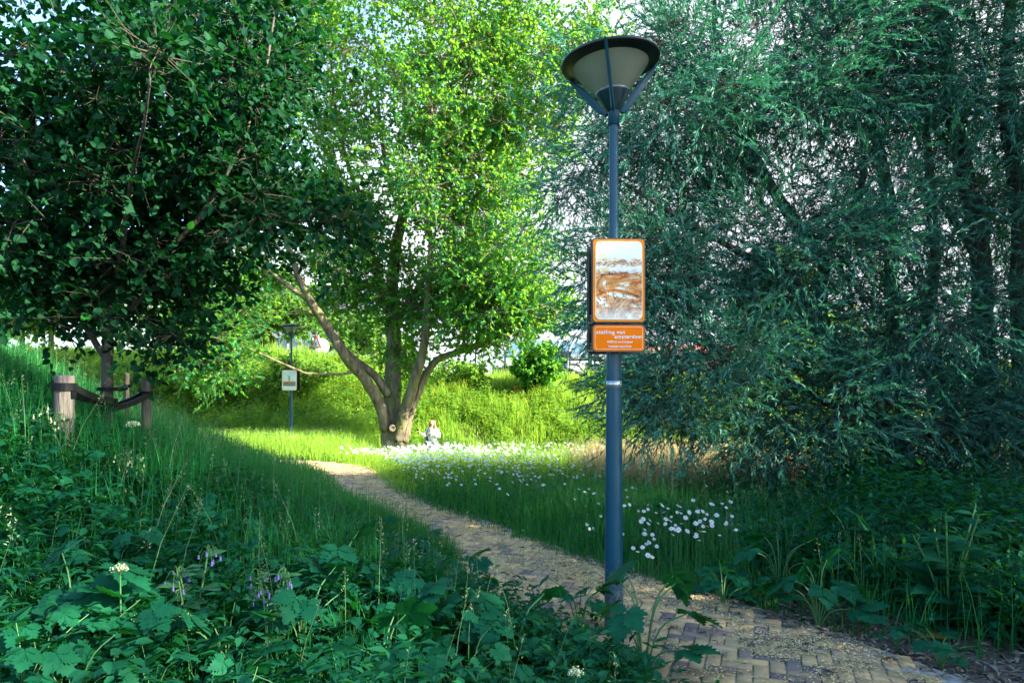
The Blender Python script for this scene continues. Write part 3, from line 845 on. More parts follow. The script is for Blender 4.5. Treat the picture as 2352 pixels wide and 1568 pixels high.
# --- the big poplar
pb_ = P(903, 1022, 22.5)
pbz = np.array([pb_[0], 22.5, (gfast(pb_[0], 22.5)) - .25])
limbs = [
    ([pbz + (0, 0, -.1), P(898, 1000, 22.5), P(898, 945, 22.5), P(902, 880, 22.6), P(905, 780, 22.8), P(900, 690, 22.9), P(905, 600, 23), P(925, 500, 23.2), P(955, 430, 23.4), P(975, 300, 23.7), P(990, 120, 24), P(985, -120, 24)],
     [0.410, 0.344, 0.312, 0.271, 0.246, 0.213, 0.189, 0.164, 0.131, 0.098, 0.074, 0.041]),
    ([P(888, 985, 22.3), P(872, 930, 22.1), P(838, 869, 21.8), P(808, 838, 21.6), P(776, 789, 21.4), P(750, 748, 21.3), P(712, 690, 21.1), P(680, 620, 21), P(655, 540, 20.8), P(640, 430, 20.6), P(610, 300, 20.5)],
     [0.213, 0.189, 0.172, 0.172, 0.164, 0.148, 0.123, 0.098, 0.074, 0.057, 0.033]),
    ([P(892, 905, 22.3), P(860, 862, 22.1), P(815, 826, 21.9), P(785, 800, 21.6)], [0.164, 0.123, 0.115, 0.123]),
    ([P(815, 852, 21.6), P(792, 858, 21.5), P(773, 859, 21.4), P(709, 857, 21), P(688, 851, 20.8), P(634, 828, 20.5), P(570, 800, 20.2), P(520, 790, 20), P(490, 770, 19.9)],
     [0.050, 0.042, 0.040, 0.036, 0.034, 0.030, 0.024, 0.018, 0.010]),
    ([P(520, 790, 20), P(505, 820, 19.8), P(480, 850, 19.7)], [0.025, 0.016, 0.010]),
    ([P(712, 690, 21.1), P(660, 655, 20.9), P(610, 615, 20.7), P(540, 560, 20.5), P(470, 480, 20.3)], [0.090, 0.074, 0.049, 0.037, 0.021]),
    ([P(740, 735, 21.3), P(700, 712, 21), P(660, 718, 20.8)], [0.041, 0.033, 0.016]),
    ([P(915, 1010, 22.2), P(922, 975, 22.1), P(935, 928, 22), P(956, 859, 21.9), P(971, 808, 21.8), P(980, 742, 21.7), P(984, 640, 21.6), P(990, 560, 21.5), P(978, 490, 21.4), P(1000, 400, 21.3), P(1045, 310, 21.2), P(1080, 180, 21.1)],
     [0.213, 0.197, 0.180, 0.156, 0.139, 0.123, 0.107, 0.090, 0.074, 0.066, 0.049, 0.025]),
    ([P(922, 1022, 22.3), P(930, 1000, 22.2), P(943, 949, 22.2), P(966, 890, 22.2), P(981, 856, 22.2), P(1005, 826, 22.1), P(1045, 810, 22), P(1110, 790, 21.8), P(1160, 768, 21.6), P(1210, 750, 21.4), P(1262, 722, 21.2), P(1310, 690, 21)],
     [0.180, 0.164, 0.139, 0.123, 0.123, 0.115, 0.107, 0.094, 0.086, 0.070, 0.049, 0.025]),
    ([P(902, 700, 22.9), P(868, 640, 22.8), P(850, 560, 22.7), P(835, 470, 22.6), P(800, 380, 22.5), P(770, 250, 22.4), P(755, 80, 22.3)], [0.148, 0.123, 0.107, 0.082, 0.066, 0.049, 0.025]),
    ([P(868, 640, 22.8), P(820, 560, 22.3), P(745, 440, 22), P(690, 330, 21.7), P(650, 180, 21.5)], [0.082, 0.066, 0.053, 0.041, 0.025]),
    ([P(900, 760, 22.8), P(960, 660, 22.4), P(1010, 600, 22.2), P(1060, 500, 22), P(1120, 420, 21.8), P(1190, 330, 21.6), P(1250, 200, 21.4)], [0.115, 0.090, 0.074, 0.066, 0.049, 0.037, 0.021]),
    ([P(925, 500, 23.2), P(960, 440, 22.9), P(1010, 330, 22.7), P(1060, 200, 22.5), P(1130, 60, 22.3)], [0.107, 0.090, 0.074, 0.049, 0.025]),
    ([P(925, 500, 23.2), P(890, 400, 23.3), P(870, 250, 23.5), P(860, 60, 23.6)], [0.098, 0.082, 0.057, 0.025]),
    ([P(1160, 768, 21.6), P(1195, 735, 21.3), P(1230, 715, 21.1)], [0.025, 0.016, 0.008]),
]
blobs = [B(960, 150, 22, 330, 300, 4, 26), B(650, 230, 21.5, 180, 300, 3, 13), B(1200, 170, 21.5, 175, 260, 3.2, 16), B(1060, 430, 21.5, 210, 170, 3, 12),
         B(1150, 600, 21.5, 140, 140, 2.6, 9), B(930, 700, 23, 110, 120, 1.2, 5.5), B(1120, 715, 21.3, 150, 85, 2, 9), B(920, 800, 23.2, 60, 80, .8, 1.5), B(540, 540, 20.6, 95, 130, 2.0, 5),
         B(480, 690, 20.4, 85, 80, 1.4, 3.5), B(480, 800, 19.9, 65, 85, .7, 4), B(790, 540, 22.3, 110, 130, 1.8, 8), B(790, 690, 22.6, 70, 50, 1.0, 2.2), B(1340, 120, 21, 50, 130, 1.8, 2.5),
         B(1230, 700, 21, 80, 45, .9, 2), B(950, -330, 22.5, 380, 260, 4.5, 9), B(1040, 640, 22.8, 70, 160, 1.0, 4)]
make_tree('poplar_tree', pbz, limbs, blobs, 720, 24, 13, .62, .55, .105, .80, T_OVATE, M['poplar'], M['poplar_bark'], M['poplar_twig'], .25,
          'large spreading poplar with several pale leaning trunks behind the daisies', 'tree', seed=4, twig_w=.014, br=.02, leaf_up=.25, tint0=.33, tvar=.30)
# its cut knot
kn = P(901, 983, 21.93)
kr = bpy.data.objects['poplar_tree']
k_ = lathe('pruning_scar', [(.001, .05), (.055, .05), (.075, .07), (.105, .06), (.115, .03), (.12, -.12)], M['poplar_bark'], kr, 20)
k_.location = kn - pbz; k_.rotation_euler = (R(88), 0, R(8))

# --- young tree on the slope
yb = P(248, 975, 6.0); yb[2] = (gfast(yb[0], yb[1])) - .1
limbs = [([yb, P(247, 960, 6), P(246, 860, 6), P(249, 740, 6), P(252, 600, 6), P(255, 420, 6), P(258, 200, 6), P(264, 0, 6), P(268, -250, 6)], [.062, .052, .048, .045, .040, .034, .027, .018, .010]),
         ([P(247, 830, 6), P(190, 740, 5.9), P(110, 620, 5.7), P(20, 500, 5.6), P(-80, 420, 5.5)], [.03, .026, .022, .016, .01]),
         ([P(249, 760, 6), P(320, 690, 5.9), P(430, 600, 5.8), P(560, 540, 5.8), P(690, 500, 5.9), P(800, 480, 6)], [.03, .025, .02, .015, .01, .006]),
         ([P(250, 700, 6), P(330, 620, 5.7), P(440, 520, 5.5), P(530, 380, 5.4), P(600, 200, 5.3), P(630, 40, 5.3)], [.03, .024, .02, .016, .012, .007]),
         ([P(249, 720, 6), P(280, 580, 5.5), P(300, 420, 5.0), P(330, 290, 4.4), P(345, 180, 4.1)], [.026, .02, .015, .010, .006]),
         ([P(249, 720, 6), P(200, 560, 6.3), P(150, 380, 6.4), P(120, 180, 6.5)], [.026, .02, .015, .008]),
         ([P(250, 640, 6), P(210, 540, 5.6), P(90, 420, 5.1), P(30, 330, 4.8)], [.024, .018, .012, .006]),
         ([P(251, 620, 6), P(330, 500, 6.2), P(400, 330, 6.4), P(450, 120, 6.5)], [.026, .02, .013, .007])]
blobs = [B(240, 470, 6, 300, 230, 1.5, 24), B(190, 290, 6, 160, 210, 1.3, 11), B(420, 330, 5.8, 200, 270, 1.3, 16), B(590, 150, 5.4, 70, 220, .6, 5), B(440, 60, 6, 190, 150, 1.2, 8), B(690, 500, 5.8, 130, 60, .6, 3.2),
         B(550, 410, 5.7, 100, 130, .7, 3.5), B(250, 670, 6, 230, 95, 1.2, 7), B(80, 560, 5.8, 130, 130, 1.0, 5), B(340, 150, 4.2, 60, 60, .2, 1.3), B(150, 800, 5.7, 90, 25, .7, .9), B(340, 770, 5.8, 70, 25, .6, .6), B(260, -160, 6, 300, 160, 1.4, 7), B(20, 330, 5.4, 70, 50, .3, .8)]
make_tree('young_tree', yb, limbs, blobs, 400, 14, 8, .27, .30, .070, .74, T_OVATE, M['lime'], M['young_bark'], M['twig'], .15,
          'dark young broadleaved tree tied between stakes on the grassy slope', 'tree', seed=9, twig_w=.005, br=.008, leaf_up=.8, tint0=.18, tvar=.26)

# --- willows over the water side
def willow(name, base, limbs, blobs, nh, label, seed, ns=30, nl=22):
    return make_tree(name, base, limbs, blobs, nh, ns, nl, .44, .42, .088, .160, T_LANCE, M['willow'], M['willow_bark'], M['willow_bark'], .30, label, 'tree',
                     'willows on the water side of the path', seed=seed, twig_w=.0045, br=.010, leaf_up=.2, angle=.42, sides=10, tint0=.40, tvar=.28, coh=.34, wind=(-.30, -.15, -.3))
def gb(px, Y):
    p = P(px, 1000, Y); p[2] = (gfast(p[0], p[1])) - .15
    return p
wa = gb(2095, 10.2)
limbs = [([wa, P(2085, 1080, 10.1), P(2045, 1010, 9.9), P(1985, 920, 9.7), P(1950, 845, 9.5), P(1890, 730, 9.3), P(1890, 600, 9.3), P(1823, 505, 9.2), P(1773, 431, 9.1), P(1708, 300, 9.1), P(1655, 150, 9), P(1640, 0, 9), P(1640, -200, 9)],
          [.21, .17, .14, .12, .10, .075, .085, .08, .07, .06, .045, .035, .02]),
         ([P(1985, 920, 9.7), P(1900, 800, 9.2), P(1820, 640, 8.8), P(1700, 580, 8.6), P(1560, 500, 8.5), P(1400, 400, 8.6)], [.09, .07, .055, .04, .03, .015]),
         ([P(2045, 1010, 9.9), P(1950, 950, 9.3), P(1850, 900, 8.9), P(1720, 840, 8.6), P(1600, 780, 8.4), P(1480, 740, 8.4)], [.08, .065, .05, .04, .03, .015]),
         ([P(1890, 600, 9.3), P(1960, 480, 9.4), P(1985, 350, 9.5), P(1940, 150, 9.5), P(1900, -50, 9.5)], [.06, .05, .04, .03, .02]),
         ([P(1773, 431, 9.1), P(1650, 320, 8.9), P(1540, 220, 8.9), P(1470, 110, 8.9)], [.04, .03, .02, .012])]
blobs = [B(1520, 300, 8.9, 200, 250, 1.4, 20), B(1760, 170, 9, 260, 240, 1.6, 22), B(1480, 650, 8.5, 150, 200, 1.1, 11), B(1760, 600, 8.8, 260, 230, 1.4, 20), B(1610, 860, 8.4, 220, 130, 1.0, 9.5), B(1500, 950, 8.2, 100, 60, .6, 1.6),
         B(1830, 930, 8.7, 190, 130, 1.1, 8), B(1320, 400, 8.8, 65, 180, .8, 3), B(1430, 110, 8.8, 45, 110, .8, 1.1), B(1700, -200, 9.2, 330, 180, 1.8, 14), B(1750, 1070, 8.6, 80, 60, .6, 1.4)]
willow('willow_tree', wa, limbs, blobs, 400, 'wide willow leaning over towards the near lamp post and its signs', 21)
wb = gb(2075, 10.0)
limbs = [([wb, P(2075, 1050, 10.0), P(2068, 850, 9.9), P(2050, 700, 9.8), P(2047, 578, 9.7), P(2045, 482, 9.6), P(2020, 347, 9.5), P(2000, 270, 9.4), P(1990, 100, 9.3), P(1985, -150, 9.2)], [.15, .13, .11, .10, .09, .085, .07, .06, .045, .02]),
         ([P(2068, 850, 9.9), P(2120, 750, 9.8), P(2147, 600, 9.7), P(2145, 540, 9.6), P(2131, 347, 9.5), P(2110, 100, 9.4), P(2100, -100, 9.3)], [.09, .08, .075, .07, .055, .04, .02])]
blobs = [B(2010, 150, 9.2, 200, 230, 1.5, 13), B(2040, 470, 9.0, 180, 130, 1.4, 6), B(2060, 740, 8.7, 190, 150, 1.2, 9.2), B(2060, 980, 9, 190, 140, 1.0, 9.2), B(2020, -220, 9.4, 260, 170, 1.6, 9.2)]
willow('willow_tree', wb, limbs, blobs, 200, 'slim upright two stemmed willow with sky showing between its stems', 22)
wc = gb(2266, 9.6)
limbs = [([wc, P(2266, 1100, 9.6), P(2264, 900, 9.5), P(2258, 720, 9.4), P(2247, 539, 9.3), P(2232, 462, 9.25), P(2205, 347, 9.2), P(2185, 231, 9.1), P(2168, 77, 9), P(2160, -150, 9)], [.20, .16, .14, .13, .125, .12, .105, .095, .075, .03]),
         ([P(2215, 400, 9.2), P(2160, 310, 9.0), P(2130, 260, 8.9), P(2100, 150, 8.8)], [.06, .045, .03, .015]),
         ([P(2250, 600, 9.3), P(2170, 480, 9.1), P(2120, 440, 9), P(2080, 400, 8.9)], [.05, .035, .025, .012])]
blobs = [B(2250, 180, 8.9, 170, 240, 1.4, 14), B(2280, 470, 9.8, 140, 110, .9, 4), B(2250, 720, 9.5, 150, 150, 1.0, 7), B(2230, 960, 9.2, 170, 130, 1.0, 6), B(2250, -220, 9, 260, 180, 1.6, 10), B(2170, 1090, 9.0, 180, 50, .7, 2)]
wcr = willow('willow_tree', wc, limbs, blobs, 200, 'thick stemmed dark willow beside the two stemmed one', 23)
wd = gb(2352, 9.0)
limbs = [([wd, P(2352, 1050, 9), P(2350, 800, 8.9), P(2350, 560, 8.9), P(2343, 462, 8.9), P(2324, 347, 8.8), P(2312, 200, 8.7), P(2320, 0, 8.7), P(2330, -200, 8.7)], [.20, .16, .14, .13, .12, .10, .08, .06, .03])]
blobs = [B(2460, 250, 8.4, 160, 300, 1.4, 12), B(2480, 650, 8.2, 160, 250, 1.3, 8), B(2400, 1000, 8.2, 120, 160, 1.0, 6), B(2450, -200, 8.8, 240, 170, 1.6, 9)]
willow('willow_tree', wd, limbs, blobs, 110, 'dark willow cut off by the right edge of the photo', 24)
# unseen willows added out of frame to the right to shade the foreground and verge
for k, (x_, y_, rz, s, lb) in enumerate([(8.8, 4.6, 80, 1.0, 'unseen shade willow beyond the right edge beside the dock plants'), (7.8, 1.2, 200, 1.05, 'unseen shade willow level with the camera'), (8.0, -3.0, 310, 1.1, 'unseen shade willow behind the camera'), (10.5, 3.4, 20, 1.15, 'taller unseen shade willow near the water'), (11.5, -1.0, 130, 1.15, 'taller unseen shade willow further behind'), (9.4, 6.2, 250, 1.0, 'unseen shade willow behind the right edge one'), (12.8, 5.2, 160, 1.1, 'unseen shade willow out over the water')]):
    c = copy_tree(wcr); c.location = (x_, y_, (gfast(x_, y_)) - .1); c.rotation_euler = (0, 0, R(rz)); c.scale = (s, s, s); c['label'] = lb

# --- trees beyond the bank
def back_tree(x, y, h, w, label, seed, mat='backtree', n=70, proto=None, name='background_tree', cat='tree', z=None, L=.22):
    z = (gfast(x, y)) if z is None else z
    b = np.array([x, y, z])
    limbs = [([b, b + (0, 0, h * .25), b + (.1, 0, h * .5), b + (0, .1, h * .85)], [h * .022, h * .018, h * .012, h * .005]),
             ([b + (0, 0, h * .22), b + (-w * .3, 0, h * .5), b + (-w * .5, .2, h * .75)], [h * .012, h * .008, h * .003]),
             ([b + (0, 0, h * .28), b + (w * .3, -.2, h * .5), b + (w * .55, 0, h * .7)], [h * .012, h * .008, h * .003])]
    blobs = [(b + (0, 0, h * .6), np.array([w * .75, w * .7, h * .36]), 5), (b + (-w * .4, 0, h * .45), np.array([w * .5, w * .5, h * .25]), 2), (b + (w * .45, 0, h * .5), np.array([w * .5, w * .5, h * .25]), 2)]
    return make_tree(name, b, limbs, blobs, n, 14, 9, w * .17, w * .16, L, .75, T_OVATE, M[mat], M['willow_bark'], M['twig'], .2, label, cat,
                     'trees and bushes beyond the bank', seed=seed, twig_w=.02, br=.02, leaf_up=.3, sides=6, tint0=.5, tvar=.25)
back_tree(-13.5, 37, 5.0, 3.4, 'sunlit bushy tree behind the far lamp post', 31)
back_tree(-19.5, 39, 6.5, 4.0, 'sunlit round tree behind the young staked tree', 32)
back_tree(-27, 40, 8.5, 5.0, 'tall broad tree at the far left beyond the slope', 33)
back_tree(-9.0, 40, 3.4, 2.6, 'low leafy tree behind the poplar and the warning sign', 34, n=45)
back_tree(-36, 46, 9.0, 5.5, 'furthest left tree rising over the grassy slope', 35)
back_tree(12.2, 31, 6.2, 2.6, 'yellow green tree glowing behind the leaning willow', 36)
back_tree(17.5, 36, 6.0, 3.0, 'pale green tree across the water behind the willows', 37, z=.2)
back_tree(-21.5, 30, 5.0, 3.2, 'shrubby tree on the slope crest behind the stakes', 38, n=55)
back_tree(1.1, 28.6, 2.5, 1.25, 'leafy sapling on the bank in front of the glass building', 39, mat='poplar', n=60, name='sapling', cat='sapling', L=.15)
back_tree(-5.2, 30.5, 1.8, 1.1, 'small round bush on the bank crest beside the poplar', 40, mat='bush', n=24, name='bank_bush', cat='bush', L=.13)
back_tree(-8.5, 27.5, 1.9, 1.5, 'dark bramble bush between the far lamp post and the poplar', 41, mat='bush', n=34, name='bank_bush', cat='bush', L=.12)
back_tree(-11.8, 27.0, 2.1, 1.6, 'dark bramble bush at the foot of the bank left of the far lamp', 42, mat='bush', n=34, name='bank_bush', cat='bush', L=.12)
back_tree(-14.8, 26.6, 2.2, 1.6, 'shaded bush on the bank nearest the grassy slope', 43, mat='bush', n=34, name='bank_bush', cat='bush', L=.12)
back_tree(-2.2, 29.3, 1.2, 1.3, 'low bush on the bank just right of the poplar trunk', 44, mat='bush', n=26, name='bank_bush', cat='bush', L=.12)
back_tree(4.6, 29.0, 1.1, 1.5, 'low dark bush on the bank behind the near lamp post', 45, mat='poplar', n=26, name='bank_bush', cat='bush', L=.12)
for k, (x_, y_, h_, w_) in enumerate([(22, 62, 5, 3.5), (33, 66, 6, 4.5), (47, 70, 6, 5)]):
    back_tree(x_, y_, h_, w_, ['small tree on the far shore behind the slim willow', 'round tree on the far shore behind the thick willow', 'tree on the far shore at the right edge'][k], 50 + k, n=40, L=.3)

# ------------------------------------------------------------------ stakes and ties
def stake(px, Y, ptop, rad, label, rz=0):
    b = P(px, 1000, Y); gz = (gfast(b[0], b[1])) - .3
    top = P(px, ptop, Y)[2]
    root = empty('tree_stake', (b[0], b[1], gz), label, 'stake', 'stakes round the young tree', R(rz))
    H = top - gz
    lathe('post', [(rad, 0), (rad * 1.02, H * .5), (rad * .98, H - .02), (rad * .93, H), (.001, H + .004)], M['stake'], root, 18)
    bm = bmesh.new(); bx(bm, rad * .9, rad * 1.10, -.025, .025, H - .17, H - .09)
    bm_obj('staple_block', bm, M['rubber'], root)
    return np.array([b[0], b[1], top])
s1 = stake(148, 5.0, 862, .066, 'thick round grey stake nearest the camera beside the young tree')
s2 = stake(336, 6.6, 871, .044, 'slim grey stake on the path side of the young tree', 120)
s3 = stake(292, 8.0, 857, .024, 'thin pale stake behind the young tree', 60)
def strap(a, b, ra, rb, wd, label):
    """flat rubber belt: a loop round the stake, a band across, a loop round the trunk"""
    root = empty('tree_tie', tuple(a), label, 'strap', 'rubber ties on the young tree')
    d = b - a
    def loop(c, rr):
        return [(c[0] + rr * math.cos(t), c[1] + rr * math.sin(t), c[2]) for t in np.linspace(0, 2 * math.pi, 21)]
    for nm_, c, rr in (('stake_loop', np.zeros(3), ra), ('trunk_loop', d, rb)):
        bm = bmesh.new(); rows = []
        for (x_, y_, z_) in loop(c, rr)[:-1]:
            u = norm(np.array([x_ - c[0], y_ - c[1], 0.]))
            rows.append([bm.verts.new((x_ + u[0] * e, y_ + u[1] * e, z_ + f)) for e, f in ((.002, -wd / 2), (.012, -wd / 2), (.012, wd / 2), (.002, wd / 2))])
        for i in range(20):
            j = (i + 1) % 20
            for k in range(4): bm.faces.new((rows[i][k], rows[j][k], rows[j][(k + 1) % 4], rows[i][(k + 1) % 4]))
        bm_obj(nm_, bm, M['rubber'], root)
    h = norm(np.array([-d[1], d[0], 0.])); dl = norm(d)
    for sgn, nm_ in ((1, 'band'), (-1, 'band')):
        p0 = h * sgn * ra * .8; p1 = d + h * sgn * rb * .8
        bm = bmesh.new(); rows = []
        for t in np.linspace(0, 1, 9):
            c = p0 * (1 - t) + p1 * t + np.array([0, 0, -.02 * math.sin(math.pi * t)])
            rows.append([bm.verts.new(tuple(c + h * e + np.array([0, 0, f]))) for e, f in ((-.006, -wd / 2), (.006, -wd / 2), (.006, wd / 2), (-.006, wd / 2))])
        for i in range(8):
            for k in range(4): bm.faces.new((rows[i][k], rows[i + 1][k], rows[i + 1][(k + 1) % 4], rows[i][(k + 1) % 4]))
        bm.faces.new(rows[0]); bm.faces.new(rows[-1][::-1])
        bm_obj(nm_, bm, M['rubber'], root)
def at_y(px, py, Y): return P(px, py, Y)
tr = P(247, 0, 6.0)
strap(at_y(148, 888, 5.0), np.array([tr[0], tr[1], P(0, 922, 6)[2]]), .068, .070, .055, 'wide black rubber strap from the thick stake to the trunk')
strap(at_y(336, 904, 6.6), np.array([tr[0], tr[1], P(0, 938, 6)[2]]), .046, .072, .05, 'black rubber strap sloping down from the slim stake to the trunk')
strap(at_y(292, 886, 8.0), np.array([tr[0], tr[1], P(0, 893, 6)[2]]), .026, .074, .03, 'thin black strap running back to the stake behind the tree')

# ------------------------------------------------------------------ lamp posts
def lamp(x, y, z, label, rz=0):
    root = empty('street_lamp', (x, y, z), label, 'street lamp', 'lamp posts along the path', R(rz))
    seg = 40
    pole = lathe('pole', [(.0635, -.5), (.0635, .12), (.062, .35), (.058, .9), (.0525, 1.6), (.0495, 1.98), (.047, 2.16), (.036, 2.24), (.0345, 2.45), (.0335, 2.7), (.0305, 3.30), (.0305, 3.48)], M['blue'], root, seg)
    lathe('base_flange', [(.0635, .0), (.075, .0), (.075, .05), (.0638, .06)], M['blue'], root, seg)
    lathe('collar', [(.0312, 3.452), (.0385, 3.455), (.0385, 3.54), (.041, 3.545), (.041, 3.555), (.033, 3.557)], M['blue'], root, seg)
    cup = lathe('cup', [(.040, 3.545), (.052, 3.556), (.094, 3.635), (.112, 3.664), (.115, 3.67), (.108, 3.671)], M['blue_dark'], root, 48)
    lathe('ring', [(.106, 3.667), (.1135, 3.672), (.1135, 3.678), (.104, 3.679)], M['grey_metal'], root, 48)
    dif = lathe('diffuser', [(.104, 3.674), (.16, 3.735), (.215, 3.80), (.262, 3.862)], M['diffuser'], root, 96)
    lathe('reflector', [(.012, 3.68), (.05, 3.70), (.10, 3.76), (.13, 3.84), (.135, 3.86)], M['reflector'], root, 32)
    hat = lathe('hat', [(.255, 3.852), (.268, 3.858), (.295, 3.872), (.318, 3.866), (.329, 3.871), (.332, 3.880), (.326, 3.890), (.30, 3.902), (.2, 3.925), (.08, 3.938), (.001, 3.94)], M['hat'], root, 64)
    for a in (103, 223, 343):
        c, s = math.cos(R(a)), -math.sin(R(a))
        bm = bmesh.new()
        prof = [(.036, 3.55, .024), (.066, 3.585, .026), (.115, 3.655, .026), (.175, 3.735, .024), (.235, 3.80, .020), (.290, 3.852, .015), (.332, 3.882, .010)]
        wdt = .0155
        rows = []
        for i, (r_, z_, t_) in enumerate(prof):
            rr = r_ + .010
            belly = .022 * math.sin(math.pi * i / (len(prof) - 1))
            row = []
            for dr, dw in ((0, -.7), (t_ * .6, -1), (t_ * .95 + belly, -.45), (t_ * .95 + belly, .45), (t_ * .6, 1), (0, .7)):
                rad = rr + dr; w_ = wdt * dw * (1 - .35 * i / 6)
                row.append(bm.verts.new((c * rad - s * w_, s * rad + c * w_, z_ - dr * .55)))
            rows.append(row)
        for i in range(len(rows) - 1):
            for k in range(6): bm.faces.new((rows[i][k], rows[i + 1][k], rows[i + 1][(k + 1) % 6], rows[i][(k + 1) % 6]))
        bm.faces.new(rows[0]); bm.faces.new(rows[-1][::-1])
        arm = bm_obj('arm', bm, M['blue'], root, smooth=False)
        scr = lathe('screw', [(.001, .006), (.006, .005), (.007, 0)], M['grey_metal'], arm, 10, (c * .352, s * .352, 3.878))
    tl = Matrix.Translation((0, 0, 3.55)) @ Matrix.Rotation(R(-4.5), 4, 'Y') @ Matrix.Translation((0, 0, -3.55))
    for o_ in root.children:
        if o_.name.split('.')[0] in ('cup', 'ring', 'diffuser', 'reflector', 'hat', 'arm'): o_.matrix_local = tl
    return root
m, nt, out = new_mat('frosted_diffuser')
pb = N(nt, 'ShaderNodeBsdfPrincipled'); pb.inputs['Base Color'].default_value = (.42, .46, .38, 1); pb.inputs['Roughness'].default_value = .28
pb.inputs['Transmission Weight'].default_value = .0
tc = N(nt, 'ShaderNodeTexCoord'); sx_ = N(nt, 'ShaderNodeSeparateXYZ'); nt.links.new(tc.outputs['Object'], sx_.inputs[0])
at2 = N(nt, 'ShaderNodeMath', operation='ARCTAN2'); nt.links.new(sx_.outputs[1], at2.inputs[0]); nt.links.new(sx_.outputs[0], at2.inputs[1])
mu = N(nt, 'ShaderNodeMath', operation='MULTIPLY'); mu.inputs[1].default_value = 150; nt.links.new(at2.outputs[0], mu.inputs[0])
si = N(nt, 'ShaderNodeMath', operation='SINE'); nt.links.new(mu.outputs[0], si.inputs[0])
bp = N(nt, 'ShaderNodeBump'); bp.inputs['Strength'].default_value = .5; bp.inputs['Distance'].default_value = .002
nt.links.new(si.outputs[0], bp.inputs['Height']); nt.links.new(bp.outputs[0], pb.inputs['Normal'])
trn = N(nt, 'ShaderNodeBsdfTranslucent'); trn.inputs[0].default_value = (.6, .68, .55, 1)
trs = N(nt, 'ShaderNodeBsdfTransparent'); trs.inputs[0].default_value = (.6, .66, .6, 1)
ms = N(nt, 'ShaderNodeMixShader'); ms.inputs[0].default_value = .35
ms2 = N(nt, 'ShaderNodeMixShader'); ms2.inputs[0].default_value = .22
nt.links.new(pb.outputs[0], ms.inputs[1]); nt.links.new(trn.outputs[0], ms.inputs[2]); nt.links.new(ms.outputs[0], ms2.inputs[1]); nt.links.new(trs.outputs[0], ms2.inputs[2]); nt.links.new(ms2.outputs[0], out.inputs[0])
M['diffuser'] = m
M['reflector'] = simple('inner_reflector', (.35, .35, .33), .4, metal=.3)
LX, LY = P(1410, 0, 4.58)[0], 4.58
near = lamp(LX, LY, 0.0, 'tall blue grey lamp post in the foreground carrying the orange signs')
tape = lathe('reflective_tape', [(.0502, 1.70), (.0532, 1.70), (.0530, 1.745), (.0502, 1.745)], M['silver'], near, 40)
far = lamp(P(669, 0, 22.6)[0], 22.6, .06, 'distant lamp post with a pale picture panel left of the poplar', 40)

